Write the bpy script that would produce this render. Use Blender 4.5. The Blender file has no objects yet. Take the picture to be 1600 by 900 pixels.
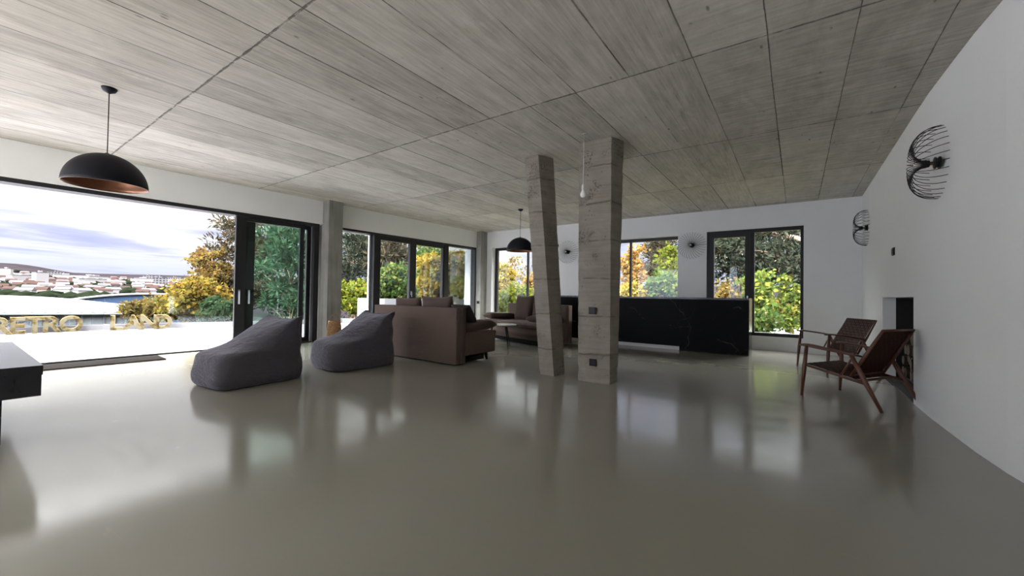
import bpy, bmesh, math, random
import numpy as np
from mathutils import Vector, Matrix, noise
rng = np.random.default_rng(7)
random.seed(7)
PI = math.pi
SC = bpy.context.scene
COL = SC.collection

# ------------------------------------------------------------------ camera
CAM_H = 1.05
AX_R = Vector((0.81773, 0.57538, 0.01578))
AX_U = Vector((-0.00350, -0.02244, 0.99974))
AX_F = Vector((-0.57559, 0.81758, 0.01633))
cam = bpy.data.cameras.new('camera')
cam.sensor_width = 36.0
cam.lens = 14.2
cam.clip_start = 0.05
cam.clip_end = 6000
camo = bpy.data.objects.new('camera', cam)
COL.objects.link(camo)
m3 = Matrix((AX_R, AX_U, -AX_F)).transposed().to_4x4()
camo.matrix_world = Matrix.Translation((0, 0, CAM_H)) @ m3
SC.camera = camo

# ------------------------------------------------------------------ view + light
SC.view_settings.view_transform = 'Standard'
SC.view_settings.look = 'None'
SC.view_settings.gamma = 1.0
SC.view_settings.use_curve_mapping = False
SC.view_settings.exposure = 3.78
SKY_LOW = 0.065        # strength of the sky the windows look at
SKY_BEHIND = 3.7      # extra sky strength added at the viewer's back to fill the room with light
SKY_ZENITH = 2.35      # overcast sky is brightest overhead
SC.cycles.max_bounces = 10
SC.cycles.diffuse_bounces = 6
SC.cycles.glossy_bounces = 4
SC.cycles.transparent_max_bounces = 24
SC.cycles.transmission_bounces = 6
SC.cycles.caustics_reflective = False
SC.cycles.caustics_refractive = False
SC.cycles.sample_clamp_indirect = 6.0


class NT:
    """small helper to write node trees"""
    def __init__(self, tree):
        self.t = tree
        self.t.nodes.clear()

    def n(self, kind, props=None, **ins):
        nd = self.t.nodes.new(kind)
        for k, v in (props or {}).items():
            setattr(nd, k, v)
        for k, v in ins.items():
            k = k.replace('_', ' ') if k.replace('_', ' ') in nd.inputs else k
            self.set(nd.inputs[int(k[1:])] if (k[0] == 'i' and k[1:].isdigit()) else nd.inputs[k], v)
        return nd

    def set(self, sock, v):
        if isinstance(v, bpy.types.NodeSocket):
            self.t.links.new(v, sock)
        elif isinstance(v, bpy.types.Node):
            self.t.links.new(v.outputs[0], sock)
        else:
            if isinstance(v, (tuple, list)) and len(v) == 3 and len(sock.default_value) == 4:
                v = tuple(v) + (1.0,)
            sock.default_value = v

    def math(self, op, a, b=0.0, c=0.0, clamp=False):
        nd = self.t.nodes.new('ShaderNodeMath')
        nd.operation = op
        nd.use_clamp = clamp
        self.set(nd.inputs[0], a)
        self.set(nd.inputs[1], b)
        self.set(nd.inputs[2], c)
        return nd.outputs[0]

    def vmath(self, op, a, b=None, scale=None):
        nd = self.t.nodes.new('ShaderNodeVectorMath')
        nd.operation = op
        self.set(nd.inputs[0], a)
        if b is not None:
            self.set(nd.inputs[1], b)
        if scale is not None:
            self.set(nd.inputs['Scale'], scale)
        return nd.outputs[0]

    def xyz(self, v):
        nd = self.t.nodes.new('ShaderNodeSeparateXYZ')
        self.set(nd.inputs[0], v)
        return nd.outputs

    def comb(self, x, y, z):
        nd = self.t.nodes.new('ShaderNodeCombineXYZ')
        for i, v in enumerate((x, y, z)):
            self.set(nd.inputs[i], v)
        return nd.outputs[0]

    def noise(self, vec, scale=5.0, detail=4.0, rough=0.55, dist=0.0):
        nd = self.t.nodes.new('ShaderNodeTexNoise')
        self.set(nd.inputs['Vector'], vec)
        nd.inputs['Scale'].default_value = scale
        nd.inputs['Detail'].default_value = detail
        nd.inputs['Roughness'].default_value = rough
        nd.inputs['Distortion'].default_value = dist
        return nd.outputs[0]

    def ramp(self, fac, stops, interp='LINEAR'):
        nd = self.t.nodes.new('ShaderNodeValToRGB')
        cr = nd.color_ramp
        cr.interpolation = interp
        while len(cr.elements) < len(stops):
            cr.elements.new(0.5)
        for e, (p, c) in zip(cr.elements, stops):
            e.position = p
            if not isinstance(c, (tuple, list)):
                c = (c, c, c)
            e.color = tuple(c) + (1.0,)
        self.set(nd.inputs[0], fac)
        return nd.outputs[0]

    def mix(self, fac, a, b, blend='MIX'):
        nd = self.t.nodes.new('ShaderNodeMix')
        nd.data_type = 'RGBA'
        nd.blend_type = blend
        self.set(nd.inputs[0], fac)
        self.set(nd.inputs[6], a)
        self.set(nd.inputs[7], b)
        return nd.outputs[2]

    def smooth(self, v, lo, hi):
        nd = self.t.nodes.new('ShaderNodeMapRange')
        nd.interpolation_type = 'SMOOTHSTEP'
        self.set(nd.inputs[0], v)
        nd.inputs[1].default_value = lo
        nd.inputs[2].default_value = hi
        return nd.outputs[0]


# ---- sky: bright overcast with long streaks of cloud
world = bpy.data.worlds.new('overcast_sky')
SC.world = world
world.use_nodes = True
w = NT(world.node_tree)
tc = w.n('ShaderNodeTexCoord')
sx, sy, sz = w.xyz(tc.outputs['Generated'])
zz = w.math('MAXIMUM', sz, 0.0)
den = w.math('ADD', zz, 0.09)
flat = w.comb(w.math('DIVIDE', sx, den), w.math('DIVIDE', w.math('MULTIPLY', sy, 0.55), den), 0.0)
cl = w.noise(flat, 0.62, 5.0, 0.55, 0.6)
cl2 = w.noise(w.vmath('ADD', flat, (7.3, 2.1, 0.0)), 1.6, 4.0, 0.6, 0.3)
mixn = w.math('ADD', w.math('MULTIPLY', cl, 0.75), w.math('MULTIPLY', cl2, 0.25))
cloudcol = w.ramp(mixn, [(0.34, (0.58, 0.64, 1.04)), (0.44, (0.84, 0.88, 1.16)), (0.52, (1.30, 1.32, 1.36)), (0.7, (1.5, 1.5, 1.5))])
band = w.smooth(sz, 0.02, 0.10)
horizon = w.mix(band, w.mix(0.6, cloudcol, (0.66, 0.74, 1.10)), cloudcol)
up = w.smooth(sz, 0.31, 0.52)
strength = w.math('ADD', SKY_LOW, w.math('MULTIPLY', up, SKY_ZENITH - SKY_LOW))
skycol = w.mix(up, horizon, (1.17, 1.15, 1.14))
behind = w.smooth(w.math('MULTIPLY', sy, -1.0), 0.15, 0.75)
strength = w.math('MULTIPLY', strength, w.math('ADD', 1.0, w.math('MULTIPLY', behind, SKY_BEHIND)))
bg = w.n('ShaderNodeBackground', Color=skycol, Strength=strength)
w.n('ShaderNodeOutputWorld', Surface=bg)

# ------------------------------------------------------------------ materials
MATS = {}


def mat(name):
    m = bpy.data.materials.new(name)
    m.use_nodes = True
    MATS[name] = m
    return m, NT(m.node_tree)


def finish(t, bsdf):
    t.n('ShaderNodeOutputMaterial', Surface=bsdf.outputs[0] if isinstance(bsdf, bpy.types.Node) else bsdf)


def bump(t, h, dist=0.002, strength=1.0):
    return t.n('ShaderNodeBump', Height=h, Distance=dist, Strength=strength)


def simple(name, col, rough=0.5, metal=0.0, var=0.08, scale=20.0, sheen=0.0, spec=0.5, bmp=0.0, bscale=80.0):
    m, t = mat(name)
    pos = t.n('ShaderNodeTexCoord').outputs['Object']
    nz = t.noise(pos, scale, 4)
    c = t.mix(nz, tuple(max(0, x * (1 - var)) for x in col), tuple(x * (1 + var) for x in col))
    b = t.n('ShaderNodeBsdfPrincipled', Roughness=rough, Metallic=metal)
    t.set(b.inputs['Base Color'], c)
    b.inputs['Specular IOR Level'].default_value = spec
    if sheen:
        b.inputs['Sheen Weight'].default_value = sheen
        b.inputs['Sheen Roughness'].default_value = 0.4
        b.inputs['Sheen Tint'].default_value = (0.8, 0.72, 0.68, 1)
    if bmp:
        t.set(b.inputs['Normal'], bump(t, t.noise(pos, bscale, 3), bmp))
    finish(t, b)
    return m


simple('white_plaster', (0.7800, 0.7900, 0.7900), 0.85, var=0.02, scale=3, bmp=0.0012, bscale=45)
simple('white_paint', (0.80, 0.80, 0.79), 0.6, var=0.02)
simple('anthracite', (0.0160, 0.0165, 0.0180), 0.42, var=0.05, spec=0.30)
simple('black_metal', (0.010, 0.010, 0.011), 0.38, var=0.05, spec=0.20)
simple('black_plastic', (0.014, 0.014, 0.015), 0.45, var=0.05, spec=0.12)
simple('steel', (0.62, 0.62, 0.62), 0.3, 1.0, var=0.03)
simple('lamp_black', (0.0050, 0.0060, 0.0110), 0.55, var=0.05, spec=0.25)
simple('copper', (0.2000, 0.0820, 0.0400), 0.42, 0.5, var=0.12, scale=9)
simple('table_black', (0.012, 0.013, 0.018), 0.22, var=0.1)
simple('soot_black', (0.006, 0.006, 0.006), 0.8)
simple('brown_wood', (0.1000, 0.0360, 0.0190), 0.45, var=0.25, scale=30)
simple('woven_leather', (0.0450, 0.0205, 0.0125), 0.75, var=0.35, scale=40, spec=0.1)
simple('bark', (0.085, 0.060, 0.045), 0.9, var=0.4, scale=8, bmp=0.02, bscale=12, spec=0.0)
simple('log_bark', (0.050, 0.034, 0.024), 0.9, var=0.5, scale=30, bmp=0.006, bscale=40)
simple('log_end', (0.1000, 0.0660, 0.0400), 0.8, var=0.25, scale=40)
simple('white_bulb', (0.86, 0.86, 0.84), 0.2, var=0.01)
simple('white_cable', (0.62, 0.62, 0.60), 0.5, var=0.02)
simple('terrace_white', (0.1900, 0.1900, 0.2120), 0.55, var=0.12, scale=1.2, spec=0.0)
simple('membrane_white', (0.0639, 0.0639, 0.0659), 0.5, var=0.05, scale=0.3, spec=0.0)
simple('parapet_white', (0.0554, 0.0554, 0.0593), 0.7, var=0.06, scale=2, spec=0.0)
simple('mall_grey', (0.0268, 0.0283, 0.0337), 0.6, var=0.1, scale=0.5, spec=0.0)
simple('mall_blue', (0.0160, 0.0240, 0.0453), 0.4, var=0.1, scale=0.3, spec=0.0)
simple('house_white', (0.0660, 0.0639, 0.0660), 0.8, var=0.1, scale=0.05, spec=0.0)
simple('house_cream', (0.0475, 0.0403, 0.0363), 0.8, var=0.1, scale=0.05, spec=0.0)
simple('house_grey', (0.0286, 0.0275, 0.0317), 0.8, var=0.1, scale=0.05, spec=0.0)
simple('roof_tile', (0.0122, 0.0078, 0.0070), 0.8, var=0.2, scale=0.1, spec=0.0)
simple('roof_flat', (0.0254, 0.0246, 0.0268), 0.8, var=0.2, scale=0.1, spec=0.0)
simple('small_table_top', (0.30, 0.28, 0.25), 0.25, var=0.1)
simple('hut_panel', (0.34, 0.38, 0.36), 0.6, var=0.1, spec=0.0)
simple('city_green', (0.0024, 0.0033, 0.0019), 0.9, var=0.4, scale=0.08, spec=0.0)


def fabric(name, col, sheen, fuzz=0.16, wrinkle=0.006):
    m, t = mat(name)
    pos = t.n('ShaderNodeTexCoord').outputs['Object']
    n1 = t.noise(pos, 3.2, 5, 0.6, 0.4)
    n2 = t.noise(pos, 220, 2)
    c = t.mix(n1, tuple(x * (1 - fuzz) for x in col), tuple(x * (1 + fuzz) for x in col))
    c = t.mix(t.math('MULTIPLY', n2, 0.25), c, tuple(x * 1.35 for x in col))
    b = t.n('ShaderNodeBsdfPrincipled', Roughness=0.9)
    t.set(b.inputs['Base Color'], c)
    b.inputs['Specular IOR Level'].default_value = 0.15
    b.inputs['Sheen Weight'].default_value = sheen
    b.inputs['Sheen Roughness'].default_value = 0.35
    b.inputs['Sheen Tint'].default_value = tuple(min(1, x * 4.5 + 0.25) for x in col) + (1,)
    h = t.math('ADD', t.noise(t.vmath('MULTIPLY', pos, (9.0, 9.0, 22.0)), 1.0, 4, 0.6, 0.8), t.math('MULTIPLY', n2, 0.10))
    t.set(b.inputs['Normal'], bump(t, h, wrinkle))
    finish(t, b)


fabric('sofa_velvet', (0.1062, 0.0765, 0.0629), 0.35)
fabric('cushion_velvet', (0.0850, 0.0612, 0.0510), 0.3)
fabric('cushion_dark', (0.0340, 0.0289, 0.0272), 0.2)
fabric('bag_grey', (0.0880, 0.0848, 0.1000), 0.5, 0.10, 0.022)

# polished resin floor
m, t = mat('resin_floor')
pos = t.n('ShaderNodeNewGeometry').outputs['Position']
n1 = t.noise(pos, 0.7, 4, 0.55, 0.3)
n2 = t.noise(t.vmath('MULTIPLY', pos, (1.2, 4.5, 1.0)), 1.6, 5, 0.6, 0.5)
c = t.mix(n1, (0.262, 0.252, 0.214), (0.292, 0.280, 0.240))
c = t.mix(t.smooth(n2, 0.66, 0.80), c, (0.325, 0.315, 0.275))
b = t.n('ShaderNodeBsdfPrincipled')
t.set(b.inputs['Base Color'], c)
t.set(b.inputs['Roughness'], t.ramp(n2, [(0.3, 0.10), (0.7, 0.16)]))
b.inputs['IOR'].default_value = 1.5
b.inputs['Specular IOR Level'].default_value = 0.55
t.set(b.inputs['Normal'], bump(t, t.noise(pos, 3.2, 2, 0.5), 0.0007))
finish(t, b)

# board-formed concrete of the ceiling: 2 m x 0.5 m boards
m, t = mat('board_concrete')
pos = t.n('ShaderNodeNewGeometry').outputs['Position']
px, py, pz = t.xyz(pos)
wob = t.math('MULTIPLY', t.math('SUBTRACT', t.noise(pos, 1.1, 3), 0.5), 0.05)
u = t.math('DIVIDE', t.math('ADD', t.math('SUBTRACT', py, 1.383), t.math('MULTIPLY', wob, 0.6)), 2.035)
v = t.math('DIVIDE', t.math('ADD', t.math('ADD', px, 0.175), t.math('MULTIPLY', wob, 0.25)), 0.51)
cu, cv = t.math('FLOOR', u), t.math('FLOOR', v)
fu, fv = t.math('FRACT', u), t.math('FRACT', v)
cell = t.n('ShaderNodeTexWhiteNoise', Vector=t.comb(cu, cv, 3.0))
cellv = cell.outputs['Value']
cell2 = t.n('ShaderNodeTexWhiteNoise', Vector=t.comb(cu, cv, 11.0)).outputs['Value']
du = t.math('MULTIPLY', t.math('MINIMUM', fu, t.math('SUBTRACT', 1.0, fu)), 2.035)
dv = t.math('MULTIPLY', t.math('MINIMUM', fv, t.math('SUBTRACT', 1.0, fv)), 0.51)
brk = t.noise(pos, 2.3, 4, 0.6)
brk2 = t.noise(t.vmath('ADD', pos, (5, 9, 2)), 9.0, 3, 0.6)
jw = t.math('MULTIPLY', t.math('SUBTRACT', t.noise(pos, 14.0, 3, 0.7), 0.5), 0.022)
ju = t.math('SUBTRACT', 1.0, t.smooth(t.math('ADD', du, jw), 0.003, 0.013))
jv = t.math('SUBTRACT', 1.0, t.smooth(t.math('ADD', dv, t.math('MULTIPLY', jw, 0.4)), 0.002, 0.008))
jv = t.math('MULTIPLY', jv, t.smooth(t.math('ADD', t.math('MULTIPLY', brk, 0.6), t.math('MULTIPLY', cell2, 0.5)), 0.36, 0.62))
ju = t.math('MULTIPLY', ju, t.smooth(brk2, 0.28, 0.5))
joint = t.math('MAXIMUM', t.math('MULTIPLY', ju, 0.75), t.math('MULTIPLY', jv, 0.9))
seed = t.math('MULTIPLY', cellv, 37.0)
grain = t.noise(t.comb(t.math('MULTIPLY', px, 34.0), t.math('ADD', t.math('MULTIPLY', py, 1.5), seed), 0.0), 1.0, 6, 0.65, 0.25)
grainB = t.noise(t.comb(t.math('MULTIPLY', px, 2.0), t.math('ADD', t.math('MULTIPLY', py, 22.0), seed), 0.0), 1.0, 6, 0.65, 0.2)
side = t.smooth(t.math('ADD', px, t.math('MULTIPLY', wob, 2.0)), -0.72, -0.60)
gr = t.mix(side, grain, grainB)
blotch = t.noise(t.vmath('MULTIPLY', pos, (2.6, 1.0, 1.0)), 1.7, 7, 0.68, 0.5)
val = t.math('ADD', t.math('MULTIPLY', gr, 0.46), t.math('ADD', t.math('MULTIPLY', blotch, 0.42), t.math('MULTIPLY', cellv, 0.12)))
c = t.ramp(val, [(0.32, (0.27, 0.250, 0.220)), (0.5, (0.44, 0.418, 0.380)), (0.68, (0.60, 0.578, 0.535))])
# narrow boards inside each shutter board
fb = t.math('FRACT', t.math('MULTIPLY', v, 4.0))
db = t.math('MULTIPLY', t.math('MINIMUM', fb, t.math('SUBTRACT', 1.0, fb)), 0.1275)
thin = t.math('MULTIPLY', t.math('SUBTRACT', 1.0, t.smooth(db, 0.001, 0.005)), t.math('MULTIPLY', t.smooth(brk, 0.48, 0.6), t.math('SUBTRACT', 1.0, side)))
c = t.mix(t.math('MULTIPLY', thin, 0.42), c, (0.12, 0.11, 0.095))
pits = t.n('ShaderNodeTexVoronoi', Vector=t.comb(t.math('MULTIPLY', px, 7.0), t.math('MULTIPLY', py, 2.6), 0.0), Scale=1.0)
pit = t.math('SUBTRACT', 1.0, t.smooth(pits.outputs['Distance'], 0.04, 0.10))
pit = t.math('MULTIPLY', pit, t.smooth(brk2, 0.40, 0.50))
pale = t.math('MULTIPLY', t.smooth(t.noise(t.vmath('ADD', pos, (3, 17, 0)), 2.4, 6, 0.7, 0.8), 0.56, 0.66), t.smooth(gr, 0.42, 0.6))
c = t.mix(t.math('MULTIPLY', pale, 0.35), c, (0.66, 0.645, 0.61))
speck = t.smooth(t.noise(t.comb(t.math('MULTIPLY', px, 60.0), t.math('MULTIPLY', py, 12.0), 0.0), 1.0, 3, 0.7), 0.66, 0.74)
c = t.mix(t.math('MULTIPLY', speck, 0.45), c, (0.12, 0.108, 0.092))
c = t.mix(t.math('MULTIPLY', pit, 0.65), c, (0.075, 0.068, 0.06))
c = t.mix(joint, c, (0.055, 0.048, 0.040))
b = t.n('ShaderNodeBsdfPrincipled', Roughness=0.78)
t.set(b.inputs['Base Color'], c)
b.inputs['Specular IOR Level'].default_value = 0.3
hh = t.math('SUBTRACT', t.math('ADD', t.math('MULTIPLY', gr, 0.3), t.math('MULTIPLY', cellv, 0.5)), t.math('MULTIPLY', joint, 1.2))
t.set(b.inputs['Normal'], bump(t, hh, 0.006))
finish(t, b)

# concrete of the columns: horizontal lift lines, air holes, broken arrises
m, t = mat('column_concrete')
pos = t.n('ShaderNodeNewGeometry').outputs['Position']
px, py, pz = t.xyz(pos)
wob = t.math('MULTIPLY', t.math('SUBTRACT', t.noise(pos, 3.0, 4), 0.5), 0.07)
zf = t.math('FRACT', t.math('DIVIDE', t.math('ADD', t.math('ADD', pz, wob), 0.12), 0.46))
dz = t.math('MULTIPLY', t.math('MINIMUM', zf, t.math('SUBTRACT', 1.0, zf)), 0.46)
line = t.math('MULTIPLY', t.math('SUBTRACT', 1.0, t.smooth(dz, 0.002, 0.014)), t.smooth(t.noise(pos, 7.0, 3), 0.34, 0.55))
streak = t.noise(t.vmath('MULTIPLY', pos, (2.0, 2.0, 26.0)), 1.0, 5, 0.65, 0.2)
bl = t.noise(pos, 3.2, 5, 0.62, 0.3)
val = t.math('ADD', t.math('MULTIPLY', streak, 0.45), t.math('MULTIPLY', bl, 0.55))
c = t.ramp(val, [(0.25, (0.165, 0.145, 0.118)), (0.5, (0.245, 0.220, 0.184)), (0.75, (0.33, 0.303, 0.26))])
vor = t.n('ShaderNodeTexVoronoi', Vector=pos, Scale=26.0)
hole = t.math('MULTIPLY', t.math('SUBTRACT', 1.0, t.smooth(vor.outputs['Distance'], 0.08, 0.2)), t.smooth(t.noise(pos, 5.0, 4), 0.52, 0.62))
crumb = t.math('MULTIPLY', t.smooth(t.noise(pos, 42.0, 4, 0.7), 0.52, 0.60), t.smooth(t.noise(pos, 2.6, 3), 0.55, 0.66))
c = t.mix(t.math('MULTIPLY', crumb, 0.7), c, (0.075, 0.066, 0.055))
c = t.mix(t.math('MULTIPLY', hole, 0.7), c, (0.06, 0.053, 0.045))
c = t.mix(t.math('MULTIPLY', line, 0.5), c, (0.09, 0.08, 0.066))
b = t.n('ShaderNodeBsdfPrincipled', Roughness=0.85)
t.set(b.inputs['Base Color'], c)
b.inputs['Specular IOR Level'].default_value = 0.25
hh = t.math('SUBTRACT', t.math('MULTIPLY', val, 0.4), t.math('ADD', t.math('ADD', hole, crumb), line))
t.set(b.inputs['Normal'], bump(t, hh, 0.008))
finish(t, b)

# smooth grey concrete of the window columns
m, t = mat('window_column_concrete')
pos = t.n('ShaderNodeNewGeometry').outputs['Position']
st = t.noise(t.vmath('MULTIPLY', pos, (14.0, 14.0, 1.0)), 1.0, 5, 0.6, 0.3)
c = t.ramp(t.math('ADD', t.math('MULTIPLY', st, 0.6), t.math('MULTIPLY', t.noise(pos, 2.5, 4), 0.4)), [(0.3, (0.165, 0.160, 0.145)), (0.7, (0.34, 0.335, 0.31))])
b = t.n('ShaderNodeBsdfPrincipled', Roughness=0.8)
t.set(b.inputs['Base Color'], c)
t.set(b.inputs['Normal'], bump(t, st, 0.003))
finish(t, b)

# black marble with fine white veins
m, t = mat('black_marble')
pos = t.n('ShaderNodeTexCoord').outputs['Object']
w1 = t.vmath('ADD', pos, t.vmath('SCALE', t.n('ShaderNodeTexNoise', Vector=pos, Scale=1.1, Detail=5.0).outputs['Color'], scale=0.9))


def vein(rotv, scale, width, keep):
    mp = t.n('ShaderNodeMapping', Vector=w1)
    mp.inputs['Rotation'].default_value = rotv
    q = t.xyz(mp.outputs[0])[0]
    f = t.math('FRACT', t.math('MULTIPLY', q, scale))
    d = t.math('ABSOLUTE', t.math('SUBTRACT', f, 0.5))
    ln = t.math('SUBTRACT', 1.0, t.smooth(d, width * 0.2, width))
    return t.math('MULTIPLY', ln, t.smooth(t.noise(t.vmath('ADD', pos, rotv), 1.7, 4, 0.6), keep, keep + 0.16))


vv = t.math('MAXIMUM', vein((0, 0.35, 0), 1.5, 0.012, 0.46), vein((0, 1.15, 0.2), 1.3, 0.014, 0.46))
vv = t.math('MAXIMUM', vv, t.math('MULTIPLY', vein((0.2, -0.8, 0), 2.7, 0.016, 0.50), 0.6))
c = t.mix(t.math('MULTIPLY', vv, 0.42), (0.0022, 0.0025, 0.003), (0.20, 0.195, 0.18))
b = t.n('ShaderNodeBsdfPrincipled', Roughness=0.5)
t.set(b.inputs['Base Color'], c)
b.inputs['Specular IOR Level'].default_value = 0.1
finish(t, b)

# window glass
for gname, tint, refl in (('clear_glass', (0.96, 0.98, 0.97), 1.0), ('green_glass', (0.90, 0.96, 0.935), 1.2), ('rail_glass', (0.90, 0.95, 0.935), 1.0)):
    m, t = mat(gname)
    fr = t.n('ShaderNodeFresnel')
    fr.inputs['IOR'].default_value = 1.45
    tr = t.n('ShaderNodeBsdfTransparent', Color=tint)
    gl = t.n('ShaderNodeBsdfGlossy', Roughness=0.02)
    gl.inputs['Color'].default_value = (0.9, 0.95, 0.93, 1)
    mx = t.n('ShaderNodeMixShader')
    t.set(mx.inputs[0], t.math('MULTIPLY', fr.outputs[0], 0.7 * refl, clamp=True))
    t.set(mx.inputs[1], tr)
    t.set(mx.inputs[2], gl)
    finish(t, mx)

# doormat
m, t = mat('doormat_grey')
pos = t.n('ShaderNodeTexCoord').outputs['Object']
c = t.ramp(t.noise(pos, 160, 3, 0.7), [(0.35, (0.0119, 0.0112, 0.0105)), (0.65, (0.0433, 0.0406, 0.0380))])
b = t.n('ShaderNodeBsdfPrincipled', Roughness=0.95)
t.set(b.inputs['Base Color'], c)
t.set(b.inputs['Normal'], bump(t, t.noise(pos, 200, 2), 0.004))
b.inputs['Specular IOR Level'].default_value = 0.0
finish(t, b)

# rattan
m, t = mat('rattan')
pos = t.n('ShaderNodeTexCoord').outputs['Object']
c = t.ramp(t.noise(pos, 25, 3), [(0.3, (0.20, 0.095, 0.035)), (0.7, (0.44, 0.25, 0.11))])
b = t.n('ShaderNodeBsdfPrincipled', Roughness=0.6)
t.set(b.inputs['Base Color'], c)
finish(t, b)

# weathered gilt letters: cream paint worn off in patches
m, t = mat('worn_gilt')
pos = t.n('ShaderNodeNewGeometry').outputs['Position']
nn = t.noise(pos, 7, 5, 0.65, 0.5)
c = t.ramp(nn, [(0.36, (0.0117, 0.0084, 0.0042)), (0.44, (0.0289, 0.0222, 0.0096)), (0.52, (0.0420, 0.0369, 0.0222)), (0.65, (0.0441, 0.0408, 0.0306))])
b = t.n('ShaderNodeBsdfPrincipled', Roughness=0.6)
t.set(b.inputs['Base Color'], c)
b.inputs['Specular IOR Level'].default_value = 0.0
finish(t, b)
simple('gilt_side', (0.20, 0.13, 0.06), 0.7, var=0.3, spec=0.0)

# apartment block walls with rows of windows
m, t = mat('block_wall')
pos = t.n('ShaderNodeTexCoord').outputs['Object']
bx_, by_, bz_ = t.xyz(pos)
br = t.n('ShaderNodeTexBrick', Vector=t.comb(t.math('ADD', bx_, by_), bz_, 0.0), Scale=1.0)
br.offset = 0.0
br.inputs['Color1'].default_value = (0.0057, 0.0062, 0.0083, 1)
br.inputs['Color2'].default_value = (0.0116, 0.0116, 0.0139, 1)
br.inputs['Mortar'].default_value = (0.0377, 0.0363, 0.0379, 1)
br.inputs['Brick Width'].default_value = 3.4
br.inputs['Row Height'].default_value = 3.0
br.inputs['Mortar Size'].default_value = 0.75
b = t.n('ShaderNodeBsdfPrincipled', Roughness=0.8)
t.set(b.inputs['Base Color'], br.outputs['Color'])
b.inputs['Specular IOR Level'].default_value = 0.0
finish(t, b)

# terrain
m, t = mat('hill_forest')  # mauve tint in the forest colour stands for distance haze
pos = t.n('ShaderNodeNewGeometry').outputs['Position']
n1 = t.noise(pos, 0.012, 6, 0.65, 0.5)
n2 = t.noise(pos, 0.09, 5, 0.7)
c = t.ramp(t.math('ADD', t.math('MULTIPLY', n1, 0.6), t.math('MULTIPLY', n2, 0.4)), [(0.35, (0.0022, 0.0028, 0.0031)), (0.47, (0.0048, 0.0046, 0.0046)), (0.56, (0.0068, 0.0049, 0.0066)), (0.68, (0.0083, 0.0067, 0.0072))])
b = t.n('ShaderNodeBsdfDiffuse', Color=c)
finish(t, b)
m, t = mat('leaf_litter')
pos = t.n('ShaderNodeNewGeometry').outputs['Position']
n1 = t.noise(pos, 9, 5, 0.75, 0.4)
n2 = t.noise(pos, 0.5, 4, 0.6)
c = t.ramp(n1, [(0.32, (0.0108, 0.0092, 0.0052)), (0.46, (0.0396, 0.0324, 0.0128)), (0.56, (0.0792, 0.0648, 0.0308)), (0.68, (0.1116, 0.0992, 0.0648))])
c = t.mix(t.smooth(n2, 0.5, 0.65), c, (0.0180, 0.0252, 0.0080))
b = t.n('ShaderNodeBsdfDiffuse', Color=c)
finish(t, b)


def leafmat(name, stops, trans=0.45):
    m, t = mat(name)
    g = t.n('ShaderNodeNewGeometry')
    c = t.ramp(g.outputs['Random Per Island'], stops)
    d = t.n('ShaderNodeBsdfDiffuse', Color=c)
    tr = t.n('ShaderNodeBsdfTranslucent', Color=c)
    mx = t.n('ShaderNodeMixShader')
    mx.inputs[0].default_value = trans
    t.set(mx.inputs[1], d)
    t.set(mx.inputs[2], tr)
    finish(t, mx)


leafmat('leaf_yellow', [(0, (0.0541, 0.0324, 0.0034)), (0.3, (0.0777, 0.0541, 0.0075)), (0.7, (0.0865, 0.0669, 0.0154)), (0.85, (0.0412, 0.0432, 0.0087)), (1, (0.0669, 0.0346, 0.0045))])
leafmat('leaf_olive', [(0, (0.0221, 0.0197, 0.0049)), (0.25, (0.0491, 0.0368, 0.0069)), (0.5, (0.0736, 0.0515, 0.0088)), (0.75, (0.0417, 0.0221, 0.0069)), (1, (0.0294, 0.0343, 0.0098))])
leafmat('leaf_forest', [(0, (0.0115, 0.0207, 0.0058)), (0.35, (0.0260, 0.0404, 0.0081)), (0.7, (0.0491, 0.0606, 0.0104)), (0.9, (0.0722, 0.0693, 0.0144)), (1, (0.0577, 0.0346, 0.0081))])
leafmat('leaf_orange', [(0, (0.0594, 0.0236, 0.0045)), (0.4, (0.0803, 0.0412, 0.0087)), (0.75, (0.0844, 0.0561, 0.0154)), (1, (0.0453, 0.0174, 0.0045))])
leafmat('leaf_rust', [(0, (0.0262, 0.0141, 0.0055)), (0.4, (0.0432, 0.0262, 0.0087)), (0.7, (0.0561, 0.0412, 0.0108)), (1, (0.0236, 0.0236, 0.0087))])
leafmat('leaf_green', [(0, (0.0070, 0.0154, 0.0045)), (0.4, (0.0154, 0.0262, 0.0062)), (0.8, (0.0236, 0.0346, 0.0087)), (1, (0.0432, 0.0432, 0.0108))])
leafmat('leaf_lime', [(0, (0.0174, 0.0262, 0.0034)), (0.4, (0.0324, 0.0412, 0.0045)), (0.8, (0.0453, 0.0486, 0.0062)), (1, (0.0594, 0.0498, 0.0108))])
leafmat('leaf_deep', [(0, (0.0045, 0.0091, 0.0050)), (0.5, (0.0083, 0.0145, 0.0070)), (1, (0.0141, 0.0207, 0.0100))])
leafmat('needle_dark', [(0, (0.0037, 0.0059, 0.0045)), (0.5, (0.0083, 0.0104, 0.0070)), (1, (0.0141, 0.0141, 0.0091))], 0.2)
leafmat('needle_green', [(0, (0.0052, 0.0107, 0.0069)), (0.5, (0.0095, 0.0181, 0.0107)), (1, (0.0173, 0.0260, 0.0147))], 0.3)
leafmat('needle_brown', [(0, (0.0075, 0.0075, 0.0050)), (0.5, (0.0141, 0.0133, 0.0087)), (1, (0.0236, 0.0162, 0.0091))], 0.2)
M = MATS


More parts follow.
